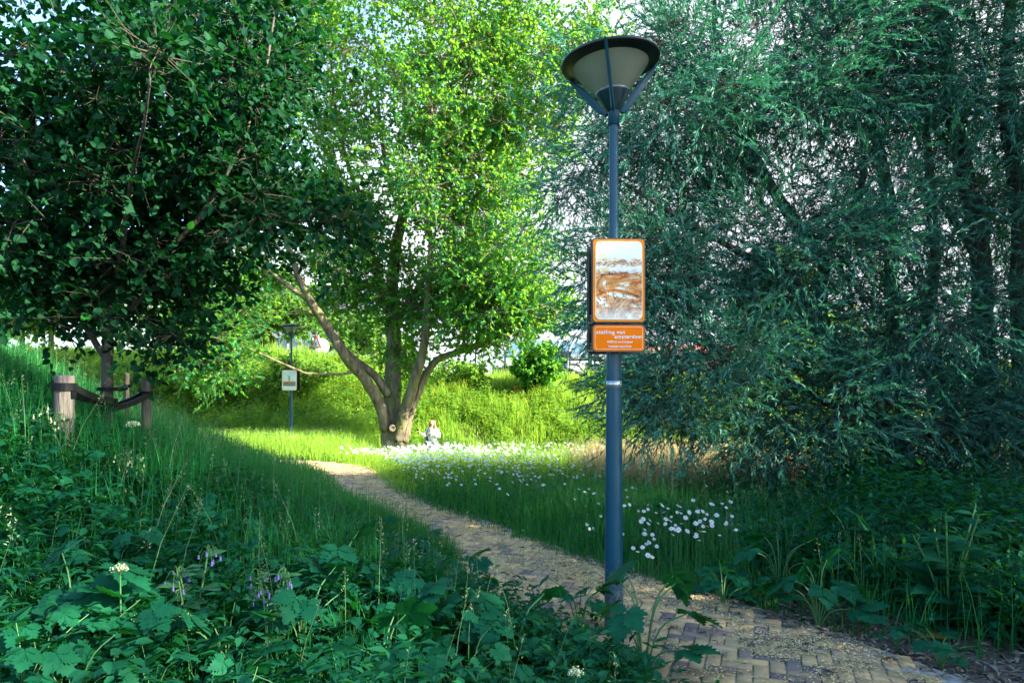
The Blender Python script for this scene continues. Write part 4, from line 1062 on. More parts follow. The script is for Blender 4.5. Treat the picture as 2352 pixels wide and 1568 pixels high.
# ------------------------------------------------------------------ signs
def picture_mat(name):
    m, nt, out = new_mat(name); L = nt.links
    tc = N(nt, 'ShaderNodeTexCoord')
    sep = N(nt, 'ShaderNodeSeparateXYZ'); L.new(tc.outputs['Object'], sep.inputs[0])
    def noise(scale, det, dist, rough=.55):
        mp = N(nt, 'ShaderNodeMapping'); mp.inputs['Scale'].default_value = (1, .01, 1.5)
        mp.inputs['Location'].default_value = (scale * .37, 0, scale * .11)
        L.new(tc.outputs['Object'], mp.inputs[0])
        n_ = N(nt, 'ShaderNodeTexNoise'); n_.inputs['Scale'].default_value = scale; n_.inputs['Detail'].default_value = det; n_.inputs['Distortion'].default_value = dist; n_.inputs['Roughness'].default_value = rough
        L.new(mp.outputs[0], n_.inputs['Vector']); return n_
    z = N(nt, 'ShaderNodeMapRange'); z.inputs[1].default_value = -.27; z.inputs[2].default_value = .27; L.new(sep.outputs[2], z.inputs[0])
    n1 = noise(3.3, 4, 5.0, .55)
    sw = ramp(nt, [(.30, (.09, .03, .02)), (.37, (.38, .13, .06)), (.44, (.66, .22, .06)), (.52, (.82, .36, .10)), (.60, (.85, .58, .34)), (.64, (.97, .92, .80)), (.70, (.97, .92, .80)), (.80, (.85, .42, .06))])
    L.new(n1.outputs[0], sw.inputs[0])
    # dark strokes
    n2 = noise(4.5, 3, 6.0); st = ramp(nt, [(.46, (0, 0, 0)), (.485, (1, 1, 1)), (.515, (1, 1, 1)), (.54, (0, 0, 0))]); L.new(n2.outputs[0], st.inputs[0])
    zr = ramp(nt, [(0, (.85, .85, .85)), (.3, (.8, .8, .8)), (.5, (.35, .35, .35)), (.66, (.95, .95, .95)), (.74, (1, 1, 1)), (.78, (0, 0, 0))]); L.new(z.outputs[0], zr.inputs[0])
    mk = N(nt, 'ShaderNodeMixRGB', blend_type='MULTIPLY'); mk.inputs[0].default_value = 1; L.new(st.outputs[0], mk.inputs[1]); L.new(zr.outputs[0], mk.inputs[2])
    a = N(nt, 'ShaderNodeMixRGB'); L.new(mk.outputs[0], a.inputs[0]); L.new(sw.outputs[0], a.inputs[1]); a.inputs[2].default_value = (.07, .03, .035, 1)
    # whitening towards a horizon band and the bottom
    n3 = noise(14, 5, 2)
    ad = N(nt, 'ShaderNodeMath', operation='MULTIPLY_ADD'); ad.inputs[1].default_value = .16; L.new(n3.outputs[0], ad.inputs[0]); L.new(z.outputs[0], ad.inputs[2])
    wr = ramp(nt, [(.10, (.75, .75, .75)), (.26, (.15, .15, .15)), (.40, (0, 0, 0)), (.66, (0, 0, 0)), (.70, (.85, .85, .85)), (.745, (.9, .9, .9)), (.77, (.1, .1, .1)), (.815, (.2, .2, .2)), (.835, (1, 1, 1))]); L.new(ad.outputs[0], wr.inputs[0])
    b = N(nt, 'ShaderNodeMixRGB'); L.new(wr.outputs[0], b.inputs[0]); L.new(a.outputs[0], b.inputs[1])
    n4 = noise(7, 4, 1); sk = ramp(nt, [(.60, (.97, .95, .88)), (.68, (.92, .70, .30))]); L.new(n4.outputs[0], sk.inputs[0]); L.new(sk.outputs[0], b.inputs[2])
    pb = N(nt, 'ShaderNodeBsdfPrincipled'); pb.inputs['Roughness'].default_value = .5; pb.inputs['Specular IOR Level'].default_value = .15; L.new(b.outputs[0], pb.inputs['Base Color']); L.new(pb.outputs[0], out.inputs[0])
    return m
M['picture'] = picture_mat('brown_and_white_picture')

def sign_panel(loc, rz, w, h, label, kind, name):
    root = empty(name, loc, label, 'sign', 'signs on the near lamp post', R(rz))
    fy = -.125
    plate('frame', w, h, .025, fy, fy + .022, M['plastic_brown'], root, bev=.004)
    plate('face', w - .014, h - .014, .021, fy - .003, fy - .0002, M['orange_border'] if kind == 'pic' else M['orange'], root)
    if kind == 'pic':
        ring_plate('inner_border', w - .042, h - .040, .032, .0035, fy - .006, M['cream_line'], root)
        plate('picture', w - .049, h - .047, .029, fy - .0055, fy - .0031, M['picture'], root)
    else:
        ring_plate('border_line', w - .036, h - .034, .015, .002, fy - .0045, M['cream_line'], root)
    # rear panel with its own frame, and the channel clamped round the post
    plate('rear_frame', w, h, .025, .10, .125, M['plastic_brown'], root, bev=.004)
    plate('rear_face', w - .014, h - .014, .021, .126, .129, M['orange'], root)
    for sx in (-1, 1):
        for hz in (h * .32, -h * .32):
            x0, x1 = sorted((sx * .05, sx * .075))
            box('clamp', x0, x1, fy + .0225, .0995, hz - .02, hz + .02, M['black'], root)
    # side channel: dark shell with open middle
    for sx in (-1, 1):
        x0, x1 = sorted((sx * (w / 2 - .004), sx * (w / 2 - .012)))
        box('side_channel', x0, x1, fy + .0225, fy + .06, -h / 2 + .03, h / 2 - .03, M['black'], root)
        box('side_channel', x0, x1, .065, .0995, -h / 2 + .03, h / 2 - .03, M['black'], root)
    st = box('sticker', -w / 2 + .005, -w / 2 + .035, .094, .0985, -h / 2 + .018, -h / 2 + .075, M['white'], root)
    box('sticker_mark', -.008, .006, -.0015, -.0002, .008, .020, M['red'], st, (-w / 2 + .019, .094, -h / 2 + .043))
    bm = bmesh.new()
    for k in range(3): bx(bm, -.010, .010, -.0015, -.0002, -.012 - k * .006, -.009 - k * .006)
    bm_obj('sticker_print', bm, M['black'], st, (-w / 2 + .019, .094, -h / 2 + .046))
    return root
YS = LY
SW = .349
cxs = (1419.5 - CX0) / F * (YS - .13)
def zc(y0, y1): return CZ - ((y0 + y1) / 2 - HY) / F * (YS - .13)
def hh_(y0, y1): return (y1 - y0) / F * (YS - .13)
s_big = sign_panel((LX + .010, LY, zc(547, 741)), 0, SW, hh_(547, 741), 'upper orange framed panel with a swirling brown and white picture on the near lamp post', 'pic', 'picture_sign')
s_low = sign_panel((LX + .010, LY, zc(744.5, 808)), 0, SW, hh_(744.5, 808), 'small orange sign reading stelling van amsterdam on the near lamp post', 'txt', 'name_sign')
for o_ in (s_big, s_low): o_.rotation_euler = (0, 0, R(1.5))
def tx(body, size, x, z, al, b_): return text('lettering', body, size, x, -.1292, z, M['lettering'], s_low, al, b_)
pz = (YS - .13) / F
def lz(py): return CZ - (py - HY) * pz - zc(744.5, 808)
def lx(px): return (px - 1419.5) * pz
def fit(o, x0, x1):
    bpy.context.view_layer.update()
    wd = o.dimensions[0]
    if wd > 0: o.scale[0] *= (x1 - x0) / wd
t_ = tx('stelling van', .0345, lx(1367.5), lz(766.5), 'LEFT', .0004); fit(t_, lx(1367.5), lx(1433))
t_ = tx('amsterdam', .0345, lx(1409.5), lz(776.8), 'LEFT', .0004); fit(t_, lx(1409.5), lx(1471.5))
t_ = tx('UNESCO werelderfgoed', .0165, lx(1392.5), lz(787.0), 'LEFT', .0004); fit(t_, lx(1392.5), lx(1451))
t_ = tx('hollandse waterlinies', .0165, lx(1395.5), lz(797.2), 'LEFT', .0004); fit(t_, lx(1395.5), lx(1448))

bpy.context.view_layer.update()
for o_ in [o for o in s_low.children if o.type == 'FONT']:
    me = bpy.data.meshes.new_from_object(o_); me.name = 'lettering'
    n_ = bpy.data.objects.new('lettering_mesh', me); COL.objects.link(n_); n_.parent = s_low
    n_.location, n_.rotation_euler, n_.scale = o_.location, o_.rotation_euler, o_.scale
    bpy.data.objects.remove(o_); n_.name = 'lettering'

# far lamp's picture panel
M['far_sky'] = simple('pale_picture_sky', (.62, .70, .72), .4, noise=.15, nscale=6)
fs = P(670.5, 873, 22.45)
fr = empty('picture_sign', (float(P(669, 0, 22.6)[0]), 22.6, fs[2]), 'pale landscape picture panel hanging on the distant lamp post', 'sign', None, R(-7))
fh = 47 / F * 22.4; fw = 36 / F * 22.4
plate('frame', fw, fh, .05, -.14, -.115, M['plastic_brown'], fr)
plate('orange_edge', fw * .99, fh * .99, .05, -.143, -.1405, M['orange_border'], fr)
plate('picture', fw * .965, fh * .97, .045, -.147, -.1435, M['far_sky'], fr)
box('picture_land', -fw * .42, fw * .42, -.150, -.1475, -fh * .28, -fh * .06, simple('picture_brown', (.22, .17, .13), .5, noise=.4, nscale=12), fr)
box('picture_strip', -fw * .42, fw * .30, -.1525, -.1505, -fh * .10, -fh * .05, M['orange_border'], fr)
box('picture_tower', -fw * .06, fw * .06, -.1505, -.1475, -fh * .04, fh * .22, simple('picture_grey', (.25, .32, .34), .5), fr)
plate('rear_panel', fw, fh, .05, .08, .10, M['plastic_brown'], fr)
box('clamp', -.05, .05, -.1145, .0795, .1, .16, M['black'], fr); box('clamp', -.05, .05, -.1145, .0795, -.16, -.1, M['black'], fr)

# traffic signs on the bank crest
tp_ = P(731, 828, 31.0)
gz = (gfast(tp_[0], tp_[1]))
post = empty('sign_post', (tp_[0], 31.0, gz - .2), 'thin grey post behind the poplar holding two road signs', 'sign post')
ztop = P(0, 770, 31)[2] - gz + .2
lathe('pole', [(.04, 0), (.04, ztop), (.001, ztop + .02)], M['grey_metal'], post, 12)
tri = empty('warning_sign', (tp_[0] - .05, 30.9, P(0, 790, 31)[2]), 'red bordered triangular warning sign with a walking figure on white', 'road sign', None, R(-32))
def tri_plate(name, s, y0, y1, mat, par):
    bm = bmesh.new(); pts = [(s * math.cos(R(a)), s * math.sin(R(a))) for a in (90, 210, 330)]
    a = [bm.verts.new((x_, y0, z_)) for x_, z_ in pts]; b = [bm.verts.new((x_, y1, z_)) for x_, z_ in pts]
    bm.faces.new(a); bm.faces.new(b[::-1])
    for i in range(3): bm.faces.new((a[i], b[i], b[(i + 1) % 3], a[(i + 1) % 3]))
    return bm_obj(name, bm, mat, par)
tri_plate('border', .40, -.02, 0, M['red'], tri); tri_plate('field', .26, -.03, -.0205, M['white'], tri)
box('pictogram', -.03, .03, -.038, -.031, -.09, .09, M['black'], tri)
rs = empty('round_sign', (tp_[0] + .12, 31.1, P(0, 795, 31)[2]), 'grey back of a round red edged road sign behind the triangle', 'road sign', None, R(35))
d_ = lathe('disc', [(.001, 0), (.36, 0), (.37, .01), (.36, .02), (.001, .02)], M['grey_metal'], rs, 32); d_.rotation_euler = (R(90), 0, 0)
d_ = lathe('front_rim', [(.30, .024), (.372, .024), (.372, .03), (.30, .03), (.30, .024)], M['red'], rs, 32); d_.rotation_euler = (R(-90), 0, 0); d_.location = (0, .005, 0)
# ------------------------------------------------------------------ plants near the camera
def lobed():
    prof = [(0, 0), (.10, .20), (.17, .17), (.27, .40), (.31, .27), (.42, .47), (.47, .31), (.58, .40), (.63, .24), (.75, .27), (.79, .14), (.89, .12), (1, 0)]
    V, Q = [], []
    for i, (t, v) in enumerate(prof):
        tt = t if i % 2 == 0 else min(t + .05, 1)
        V += [(t * .97 if i else 0, 0, -.10 * t * t), (tt, v, .06 * v - .14 * t * t + (.02 if i % 2 else 0)), (tt, -v, .06 * v - .14 * t * t + (.02 if i % 2 else 0))]
    for i in range(len(prof) - 1):
        a, b = i * 3, (i + 1) * 3
        Q += [(a, a + 2, b + 2, b), (a, b, b + 1, a + 1)]
    return np.array(V), np.array(Q), np.array([.22 if i % 3 == 0 else -.05 for i in range(len(V))])
T_LOBE = lobed()
def broad():
    prof = [(0, .03), (.12, .30), (.3, .46), (.5, .44), (.7, .30), (.88, .13), (1, .0)]
    V, Q = [], []
    for i, (t, v) in enumerate(prof):
        wv = .05 * math.sin(i * 2.4)
        V += [(t, 0, -.22 * t * t), (t, v, .10 * v + wv * .4 - .25 * t * t), (t, -v, .10 * v - wv * .4 - .25 * t * t)]
    for i in range(len(prof) - 1):
        a, b = i * 3, (i + 1) * 3
        Q += [(a, a + 2, b + 2, b), (a, b, b + 1, a + 1)]
    return np.array(V), np.array(Q), np.array([.22 if i % 3 == 0 else -.05 for i in range(len(V))])
T_BROAD = broad()

def hogweed_arrays(r, base, size, nleaf, H, spread, az0=None, azr=np.pi):
    lv, st = [], []
    for k in range(nleaf):
        a = (k * 2.4 + r.normal(0, .3)) if az0 is None else az0 + r.uniform(-azr, azr)
        hgt = H * r.uniform(.35, 1.0); rad = spread * r.uniform(.35, 1.0)
        tip = base + np.array([math.cos(a) * rad, math.sin(a) * rad, hgt])
        mid = base + np.array([math.cos(a) * rad * .35, math.sin(a) * rad * .35, hgt * .75])
        p, q = catmull([base, mid, tip], [.006, .005, .0035], 4)
        st.append(tube(p, q * (size / .16), 5, 0, False))
        d0 = norm(np.array([math.cos(a), math.sin(a), -.20 + r.normal(0, .35)]))
        nm = norm(np.array([r.normal(0, .4), r.normal(0, .4) - .2, 1.0]))
        s_, n_ = frame_of(d0, nm)
        L = size * r.uniform(.75, 1.2); ti = r.uniform(.15, .75)
        C_, D_, LL = [], [], []
        for ang, sc, off in ((0, 1.0, .10), (48, .85, .05), (-48, .85, .05), (102, .62, 0), (-102, .62, 0)):
            aa = R(ang + r.normal(0, 6))
            D_.append(norm(d0 * math.cos(aa) + s_ * math.sin(aa) + n_ * r.normal(-.05, .08))); LL.append(L * sc); C_.append(tip + d0 * off * L)
        C_ = np.array(C_) + n_ * (np.arange(5) * .0012)[:, None]; D_ = np.array(D_); LL = np.array(LL)
        lv.append(leaves(C_, D_, np.tile(n_, (5, 1)), LL, LL * .98, T_LOBE, np.full(5, ti)))
        V, Q, T = leaves(tip[None], d0[None], n_[None], np.array([.01]), np.array([.01]), T_LANCE, np.array([.2])); lv.append((V, Q, T))
    return lv, st

def plant_obj(name, lv, st, pos, label, cat, group, mat, stem_m, rz=0):
    root = empty(name, tuple(pos), label, cat, group, rz)
    V, Q, T = merge(lv); link('foliage', np_mesh('foliage', V, Q, T), mat, root)
    V, Q, T = merge(st); link('stems', np_mesh('stems', V, Q), stem_m, root)
    return root
def gpos(px, py, hgt=0):
    """ground point seen at that pixel"""
    Y = 4.0
    for _ in range(16):
        z = (gfast((px - CX0) / F * Y, Y)) + hgt
        Y = .5 * Y + .5 * max(1.5, (CZ - z) * F / max(py - HY, 20))
    x = (px - CX0) / F * Y
    return np.array([x, Y, (gfast(x, Y))])
r4 = np.random.default_rng(61)
protos = []
for k in range(6):
    protos.append(hogweed_arrays(r4, np.zeros(3), .105 + .018 * (k % 3), 9 + k % 3, .38, .24))
HG = [(1478, 1468, .42, 'bright lobed hogweed plant reaching over the bricks at the near lamp foot', 4, 1.35),
      (1330, 1400, .35, 'hogweed plant just left of the near lamp foot', 0, 1.1),
      (1345, 1480, .32, 'low hogweed below the near lamp foot with spread leaves', 1, .9),
      (1180, 1470, .35, 'broad hogweed clump in the lower middle of the weeds', 2, 1.15),
      (1010, 1420, .38, 'hogweed with overlapping leaves in the centre of the foreground weeds', 4, 1.15),
      (880, 1500, .35, 'hogweed at the bottom edge near the purple comfrey', 5, 1.1),
      (700, 1440, .38, 'big leaved hogweed between the two purple comfreys', 0, 1.2),
      (520, 1500, .35, 'hogweed at the bottom edge in front of the first purple comfrey', 3, 1.1),
      (300, 1480, .38, 'toothed hogweed at the bottom left among dark weeds', 1, 1.15),
      (170, 1400, .4, 'hogweed with dark leaves near the lower left corner', 2, 1.1),
      (520, 1210, .45, 'pale leaved hogweed higher up the slope below the stakes', 4, .8),
      (420, 1180, .45, 'hogweed leaf cluster right of the cream comfrey', 5, .75),
      (780, 1320, .4, 'hogweed on the slope in front of the tall grass', 2, 1.1),
      (960, 1260, .4, 'hogweed half hidden by seed heads near the path bend', 1, 1.0),
      (1080, 1320, .38, 'hogweed close to the path edge in mid foreground', 3, 1.0),
      (1660, 1350, .3, 'dark hogweed across the path from the near lamp', 0, 1.1),
      (1790, 1310, .38, 'hogweed with large leaves in the middle of the right verge', 4, 1.25),
      (1880, 1370, .38, 'hogweed beside the bare soil left of the dock plant', 5, 1.2),
      (1960, 1270, .45, 'tall dark hogweed under the willow branches', 2, 1.3),
      (2160, 1480, .25, 'low hogweed spreading over bare soil at the lower right', 1, .9),
      (2060, 1440, .25, 'small hogweed seedling on the bare soil', 3, .7)]
for px, py, hg, lb, k, s in HG:
    g_ = gpos(px, py, hg * .6)
    lv, st = protos[k]
    root = plant_obj('hogweed_plant', lv, st, g_, lb, 'hogweed', 'hogweed plants along the path', M['hogweed'], M['stem'], r4.uniform(0, 6.28))
    root.scale = (s, s, s * hg / .36)
# uncounted hogweed leaves between them
LVS, STS = [], []
xh, yh, sdh = scatter(420, -5.5, 2, 2.2, 7.5, lambda x, y, s: (s > 1.0) & (np.hypot(x, y) > 2.0) & (clump(x, y, .8, 14) > .25), ypow=1.0, r=r4)
xh2, yh2, sd2 = scatter(420, 1.5, 6.2, 3.9, 8.2, lambda x, y, s: (s < -1.7) & (x < 5.5), r=r4)
for x_, y_ in list(zip(xh, yh)) + list(zip(xh2, yh2)):
    s = r4.uniform(.8, 1.3)
    lv, st = hogweed_arrays(r4, np.array([x_, y_, (gfast(x_, y_))]), .068 * s, 7, .34 * s, .20)
    LVS += lv; STS += st
V, Q, T = merge(LVS); o = link('hogweed_undergrowth', np_mesh('hogweed_undergrowth', V, Q, T), M['hogweed']); tag(o, 'mass of overlapping lobed hogweed leaves among the weeds', 'undergrowth', kind='stuff')
V, Q, T = merge(STS); o2 = link('stalks', np_mesh('stalks', V, Q), M['stem'], o)

def small_lathe(name, prof, seg, mat):
    V = [(rr * math.cos(t), rr * math.sin(t), z) for rr, z in prof for t in np.linspace(0, 2 * math.pi, seg, endpoint=False)]
    Q = np.array([(i * seg + k, i * seg + (k + 1) % seg, (i + 1) * seg + (k + 1) % seg, (i + 1) * seg + k) for i in range(len(prof) - 1) for k in range(seg)])
    me = np_mesh(name, V, Q, smooth=True); me.materials.append(mat); return me
def comfrey(px, py, hg, label, bell, seed, lean=.0):
    r = np.random.default_rng(seed)
    g_ = gpos(px, py, 0)
    lv, st, bells = [], [], []
    for s_ in range(3):
        a = s_ * 2.1 + r.uniform(0, 1); top = np.array([math.cos(a) * .08 + lean, math.sin(a) * .08, hg * r.uniform(.8, 1.05)])
        p, q = catmull([(0, 0, 0), top * .5 + r.normal(0, .01, 3), top], [.008, .006, .004], 5)
        st.append(tube(p, q, 5, 0, False))
        for k in range(9):
            t = (k + .7) / 9; c = p[int(t * (len(p) - 1))]; aa = k * 2.4 + r.normal(0, .3)
            d = norm(np.array([math.cos(aa), math.sin(aa), .45 - .5 * (1 - t)])); L = .21 * (1.15 - .75 * t)
            lv.append(leaves(c[None], d[None], np.array([[r.normal(0, .2), -.2, 1.]]), np.array([L]), np.array([L * .62]), T_BROAD, np.array([r.random()])))
        for k in range(7):
            aa = r.uniform(0, 6.28); c = top + np.array([math.cos(aa) * .05, math.sin(aa) * .05, -.02 - .012 * k])
            p2, q2 = catmull([top + (0, 0, -.01 * k), (top + c) / 2 + (0, 0, .02), c], [.002, .0015, .001], 3); st.append(tube(p2, q2, 4, 0, False))
            bells.append((c, r.uniform(.8, 1.2)))
    root = plant_obj('comfrey_plant', lv, st, g_, label, 'comfrey', None, M['comfrey'], M['stem'], 0)
    prof = [(.002, 0), (.0045, -.004), (.0045, -.011), (.006, -.016), (.0068, -.020)]
    me = small_lathe('flower_bell', prof, 8, M[bell])
    for c, s in bells:
        o = bpy.data.objects.new('flower_bell', me); COL.objects.link(o); o.parent = root; o.location = tuple(c); o.scale = (s, s, s)
comfrey(440, 1500, .50, 'purple flowered comfrey plant nearer the lower left', 'purple', 1)
comfrey(640, 1530, .55, 'purple flowered comfrey plant nearer the lower middle', 'purple', 2, -.05)
comfrey(110, 1090, .50, 'cream flowered comfrey by the left edge below the thick stake', 'cream', 3)
comfrey(290, 1170, .42, 'cream flowered comfrey below the trunk of the young tree', 'cream', 4)
comfrey(1000, 1480, .42, 'comfrey with long leaves near the bottom centre', 'purple', 5)

def umbel(px, py, hg, label, seed, s=1.0):
    r = np.random.default_rng(seed); g_ = gpos(px, py, hg)
    st = []; top = np.array([.02, 0, hg])
    p, q = catmull([(0, 0, 0), (.015, .01, hg * .6), top], [.005, .004, .003], 4); st.append(tube(p, q, 5, 0, False))
    fl = []
    for k in range(14):
        a = k * 2.4; rr = .045 * math.sqrt(k / 13) * s; c = top + np.array([math.cos(a) * rr, math.sin(a) * rr, .04 - rr * .4])
        p, q = catmull([top, (top + c) / 2, c], [.0015, .0012, .001], 2); st.append(tube(p, q, 4, 0, False))
        n = 14; cc = c + r.normal(0, .007, (n, 3)) * s
        fl.append(leaves(cc, norm(r.normal(0, 1, (n, 3))), norm(r.normal(0, .4, (n, 3)) + (0, 0, 1)), np.full(n, .007), np.full(n, .006), T_OVATE, r.random(n)))
    root = plant_obj('umbel_flower', fl, st, g_, label, 'flower', None, M['cream'], M['stem'])
umbel(300, 985, .55, 'pale cream umbel flower standing out in front of the young tree', 1, 1.0)
umbel(1310, 1560, .42, 'small white umbel flower at the bottom edge left of the lamp', 2, .6)
umbel(265, 1320, .5, 'whitish flower cluster in the lower left weeds', 3, .6)

def dock(px, py, hg, label, seed, n=26, nstem=5):
    r = np.random.default_rng(seed); g_ = gpos(px, py)
    lv, st = [], []
    for s_ in range(nstem):
        a = s_ * 2 * math.pi / nstem + r.uniform(0, .5); top = np.array([math.cos(a) * .22, math.sin(a) * .18, hg * r.uniform(.75, 1.05)])
        p, q = catmull([(0, 0, 0), top * .5 + (0, 0, .06), top], [.010, .007, .004], 5); st.append(tube(p, q, 6, 0, False))
        for k in range(10):
            t = (k + .6) / 10; c = p[int(t * (len(p) - 1))]; aa = k * 2.4 + a
            d = norm(np.array([math.cos(aa), math.sin(aa), .35])); L = .34 * (1.1 - .75 * t)
            lv.append(leaves(c[None], d[None], np.array([[r.normal(0, .2), -.3, 1.]]), np.array([L]), np.array([L * .55]), T_BROAD, np.array([r.uniform(.1, .9)])))
        m_ = 40
        cc = top + np.column_stack([r.normal(0, .015, m_), r.normal(0, .015, m_), r.uniform(-.12, .14, m_)])
        lv.append(leaves(cc, norm(r.normal(0, 1, (m_, 3)) + (0, 0, .5)), norm(r.normal(0, 1, (m_, 3))), np.full(m_, .022), np.full(m_, .007), T_LANCE, r.uniform(.5, 1, m_)))
    plant_obj('dock_plant', lv, st, g_, label, 'dock plant', None, M['hogweed'], M['stem'])
dock(2180, 1440, .80, 'large upright dock plant with broad wavy leaves beside the bare soil', 1)
dock(2300, 1380, .62, 'second dock plant against the right edge of the photo', 2)
dock(2030, 1340, .5, 'smaller dock plant under the willows', 3, nstem=4)
dock(1640, 1385, .28, 'small bright dock seedling at the path edge', 4, nstem=1)
# yellowing leaf on the soil
g_ = gpos(2150, 1475)
V, Q, T = leaves(np.array([g_ + (0, 0, .03), g_ + (.06, .02, .03)]), norm(np.array([[1, .2, .15], [-1, .3, .1]])), np.array([[0, -.3, 1.], [0, -.2, 1.]]), np.array([.17, .14]), np.array([.08, .07]), T_BROAD, np.array([.5, .5]))
o = link('fallen_leaf', np_mesh('fallen_leaf', V, Q, T), leaf_mat('yellow_leaf', [(.30, .19, .03), (.38, .25, .04)], (.3, .2, .04), .2)); tag(o, 'yellowed leaf lying on the soil under the dock plant', 'leaf')

# ------------------------------------------------------------------ daisies
def petal_arrays(r, rad, npet=17):
    a = np.linspace(0, 2 * np.pi, npet, endpoint=False) + r.normal(0, .05, npet)
    d = norm(np.column_stack([np.cos(a), np.sin(a), r.normal(.02, .08, npet)]))
    tv = np.array([[.25, -.25, 0], [.9, -.5, 0], [1.03, 0, -.02], [.9, .5, 0], [.25, .25, 0]]); tf = np.array([[0, 1, 2, 2], [0, 2, 3, 4]])
    tv = np.array([[.22, -.3, 0], [.88, -.5, -.03], [1.0, .1, -.05], [.22, .3, 0]]); tf = np.array([[0, 1, 2, 3]])
    return leaves(np.zeros((npet, 3)) + (0, 0, .0015), d, np.tile([0, 0, 1.], (npet, 1)), np.full(npet, rad), np.full(npet, rad * .26), (tv, tf), r.random(npet))
r5 = np.random.default_rng(15)
D_meshes = []
for k in range(4):
    pm = np_mesh('petals', *petal_arrays(r5, .021 + .0025 * k, 19)); pm.materials.append(M['petal'])
    D_meshes.append(pm)
cen = small_lathe('flower_centre', [(.0075, 0), (.0078, .0035), (.005, .0055), (.001, .006)], 10, M['yellow'])
stm = []
for k in range(3):
    p, q = catmull([(0, 0, 0), (.01 * k, .015, .5), (.0, 0, 1)], [.0022, .0018, .0016], 4)
    V, Q, _ = tube(p, q, 4, 0, False); me = np_mesh('stem', V, Q); me.materials.append(M['stem']); stm.append(me)
def head_matrix(r, tilt=.5):
    n = norm(np.array([r.normal(.12, .30), r.normal(-.65, .45), .85]))
    return Vector(n).to_track_quat('Z', 'Y').to_euler()
def daisy(x, y, h, r, label, group, scale=1.0):
    z = (gfast(x, y))
    root = empty('daisy', (x, y, z), label, 'daisy', group, r.uniform(-.5, .5))
    e = head_matrix(r)
    for nm_, me, sc in (('stem', stm[r.integers(3)], (1, 1, h)), ('petals', D_meshes[r.integers(4)], (scale,) * 3), ('flower_centre', cen, (scale,) * 3)):
        o = bpy.data.objects.new(nm_, me); COL.objects.link(o); o.parent = root; o.scale = sc
        if nm_ != 'stem': o.location = (0, 0, h); o.rotation_euler = e
cnt = 0; tries = 0
pts_ = []
while cnt < 92 and tries < 4000:
    tries += 1
    if cnt < 66:
        px, py = 1560 + r5.normal(0, 66), 1208 + r5.normal(0, 28)
        if r5.random() < .3: px, py = r5.uniform(1440, 1690), r5.uniform(1150, 1200)
    elif cnt < 80: px, py = 1480 + r5.normal(0, 28), 1262 + r5.normal(0, 22)
    else: px, py = r5.uniform(1345, 1440), r5.uniform(1150, 1225)
    hd_ = .50 if cnt < 66 else .30
    g_ = gpos(px, py, hd_)
    if path_sd(g_[0:1], g_[1:2])[0] > (-.85 if cnt < 66 else -.62) or g_[1] > 9: continue
    if cnt < 66 and r5.random() < .0: continue
    if any(abs(a[0] - px) < 7 and abs(a[1] - py) < 5 for a in pts_): continue
    pts_.append((px, py)); cnt += 1
    daisy(g_[0], g_[1], hd_ + r5.uniform(-.04, .05), r5, 'white daisy with a yellow centre in the near clump beside the lamp post', 'daisies in the near clump', r5.uniform(.68, 1.0))
# the broad bed by the path: individual small heads, then the mass
heads = []
xa, ya, sda = scatter(26000, -4.2, 7.5, 7.6, 22, lambda x, y, s: (s < -.85) & (s > -9.5), r=r5)
pr = (.22 * sst(12, 15, ya) + np.exp(-((-sda - 1.7) / 1.7) ** 2)) * (.14 + .86 * sst(9.0, 12.5, ya)) * (1 - .72 * sst(14, 18, ya)) * (.25 + .9 * clump(xa, ya, 1.5, 3))
k = r5.random(len(xa)) < pr * .62
xa, ya = xa[k], ya[k]
o_ = np.argsort(ya); xa, ya = xa[o_], ya[o_]
one = []
for kk in range(3):
    ar = [petal_arrays(r5, .023, 13)]
    V, Q, T = ar[0]; V = V @ np.array(Vector((r5.normal(0, .3), r5.normal(-.7, .25), 1)).to_track_quat('Z', 'Y').to_matrix()).T
    me = np_mesh('daisy_head', V + (0, 0, 0), Q, T); me.materials.append(M['petal']); one.append(me)
ni = min(205, len(xa))
for i in range(ni):
    h = r5.uniform(.36, .52)
    o = bpy.data.objects.new('daisy', one[r5.integers(3)]); COL.objects.link(o)
    o.location = (xa[i], ya[i], (gfast(xa[i], ya[i])) + h); o.rotation_euler = (0, 0, r5.uniform(-.6, .6))
    tag(o, 'small white daisy in the broad bed along the bend of the path', 'daisy', 'daisies in the broad bed by the path')
x2, y2 = xa[ni:], ya[ni:]
n2_ = len(x2)
if n2_:
    hh2 = ground(x2, y2) + r5.uniform(.36, .54, n2_)
    ar = []
    V0, Q0, T0 = petal_arrays(r5, .029, 9)
    for i in range(n2_):
        Rm = np.array(Vector((r5.normal(0, .35), r5.normal(-.7, .3), 1)).to_track_quat('Z', 'Y').to_matrix())
        ar.append((V0 @ Rm.T + (x2[i], y2[i], hh2[i]), Q0, T0))
    xb, yb2, sdb = scatter(700, -12, -3.5, 17, 24, lambda x, y, s: np.abs(s) > 1, r=r5)
    for i in range(len(xb)): ar.append((V0 + (xb[i], yb2[i], (gfast(xb[i], yb2[i])) + .5), Q0, T0))
    V, Q, T = merge(ar); o = link('daisies', np_mesh('daisies', V, Q, T), M['petal']); tag(o, 'mass of distant white daisies thinning into the sunlit meadow', 'daisies', kind='stuff')
print('daisies', ni, n2_)

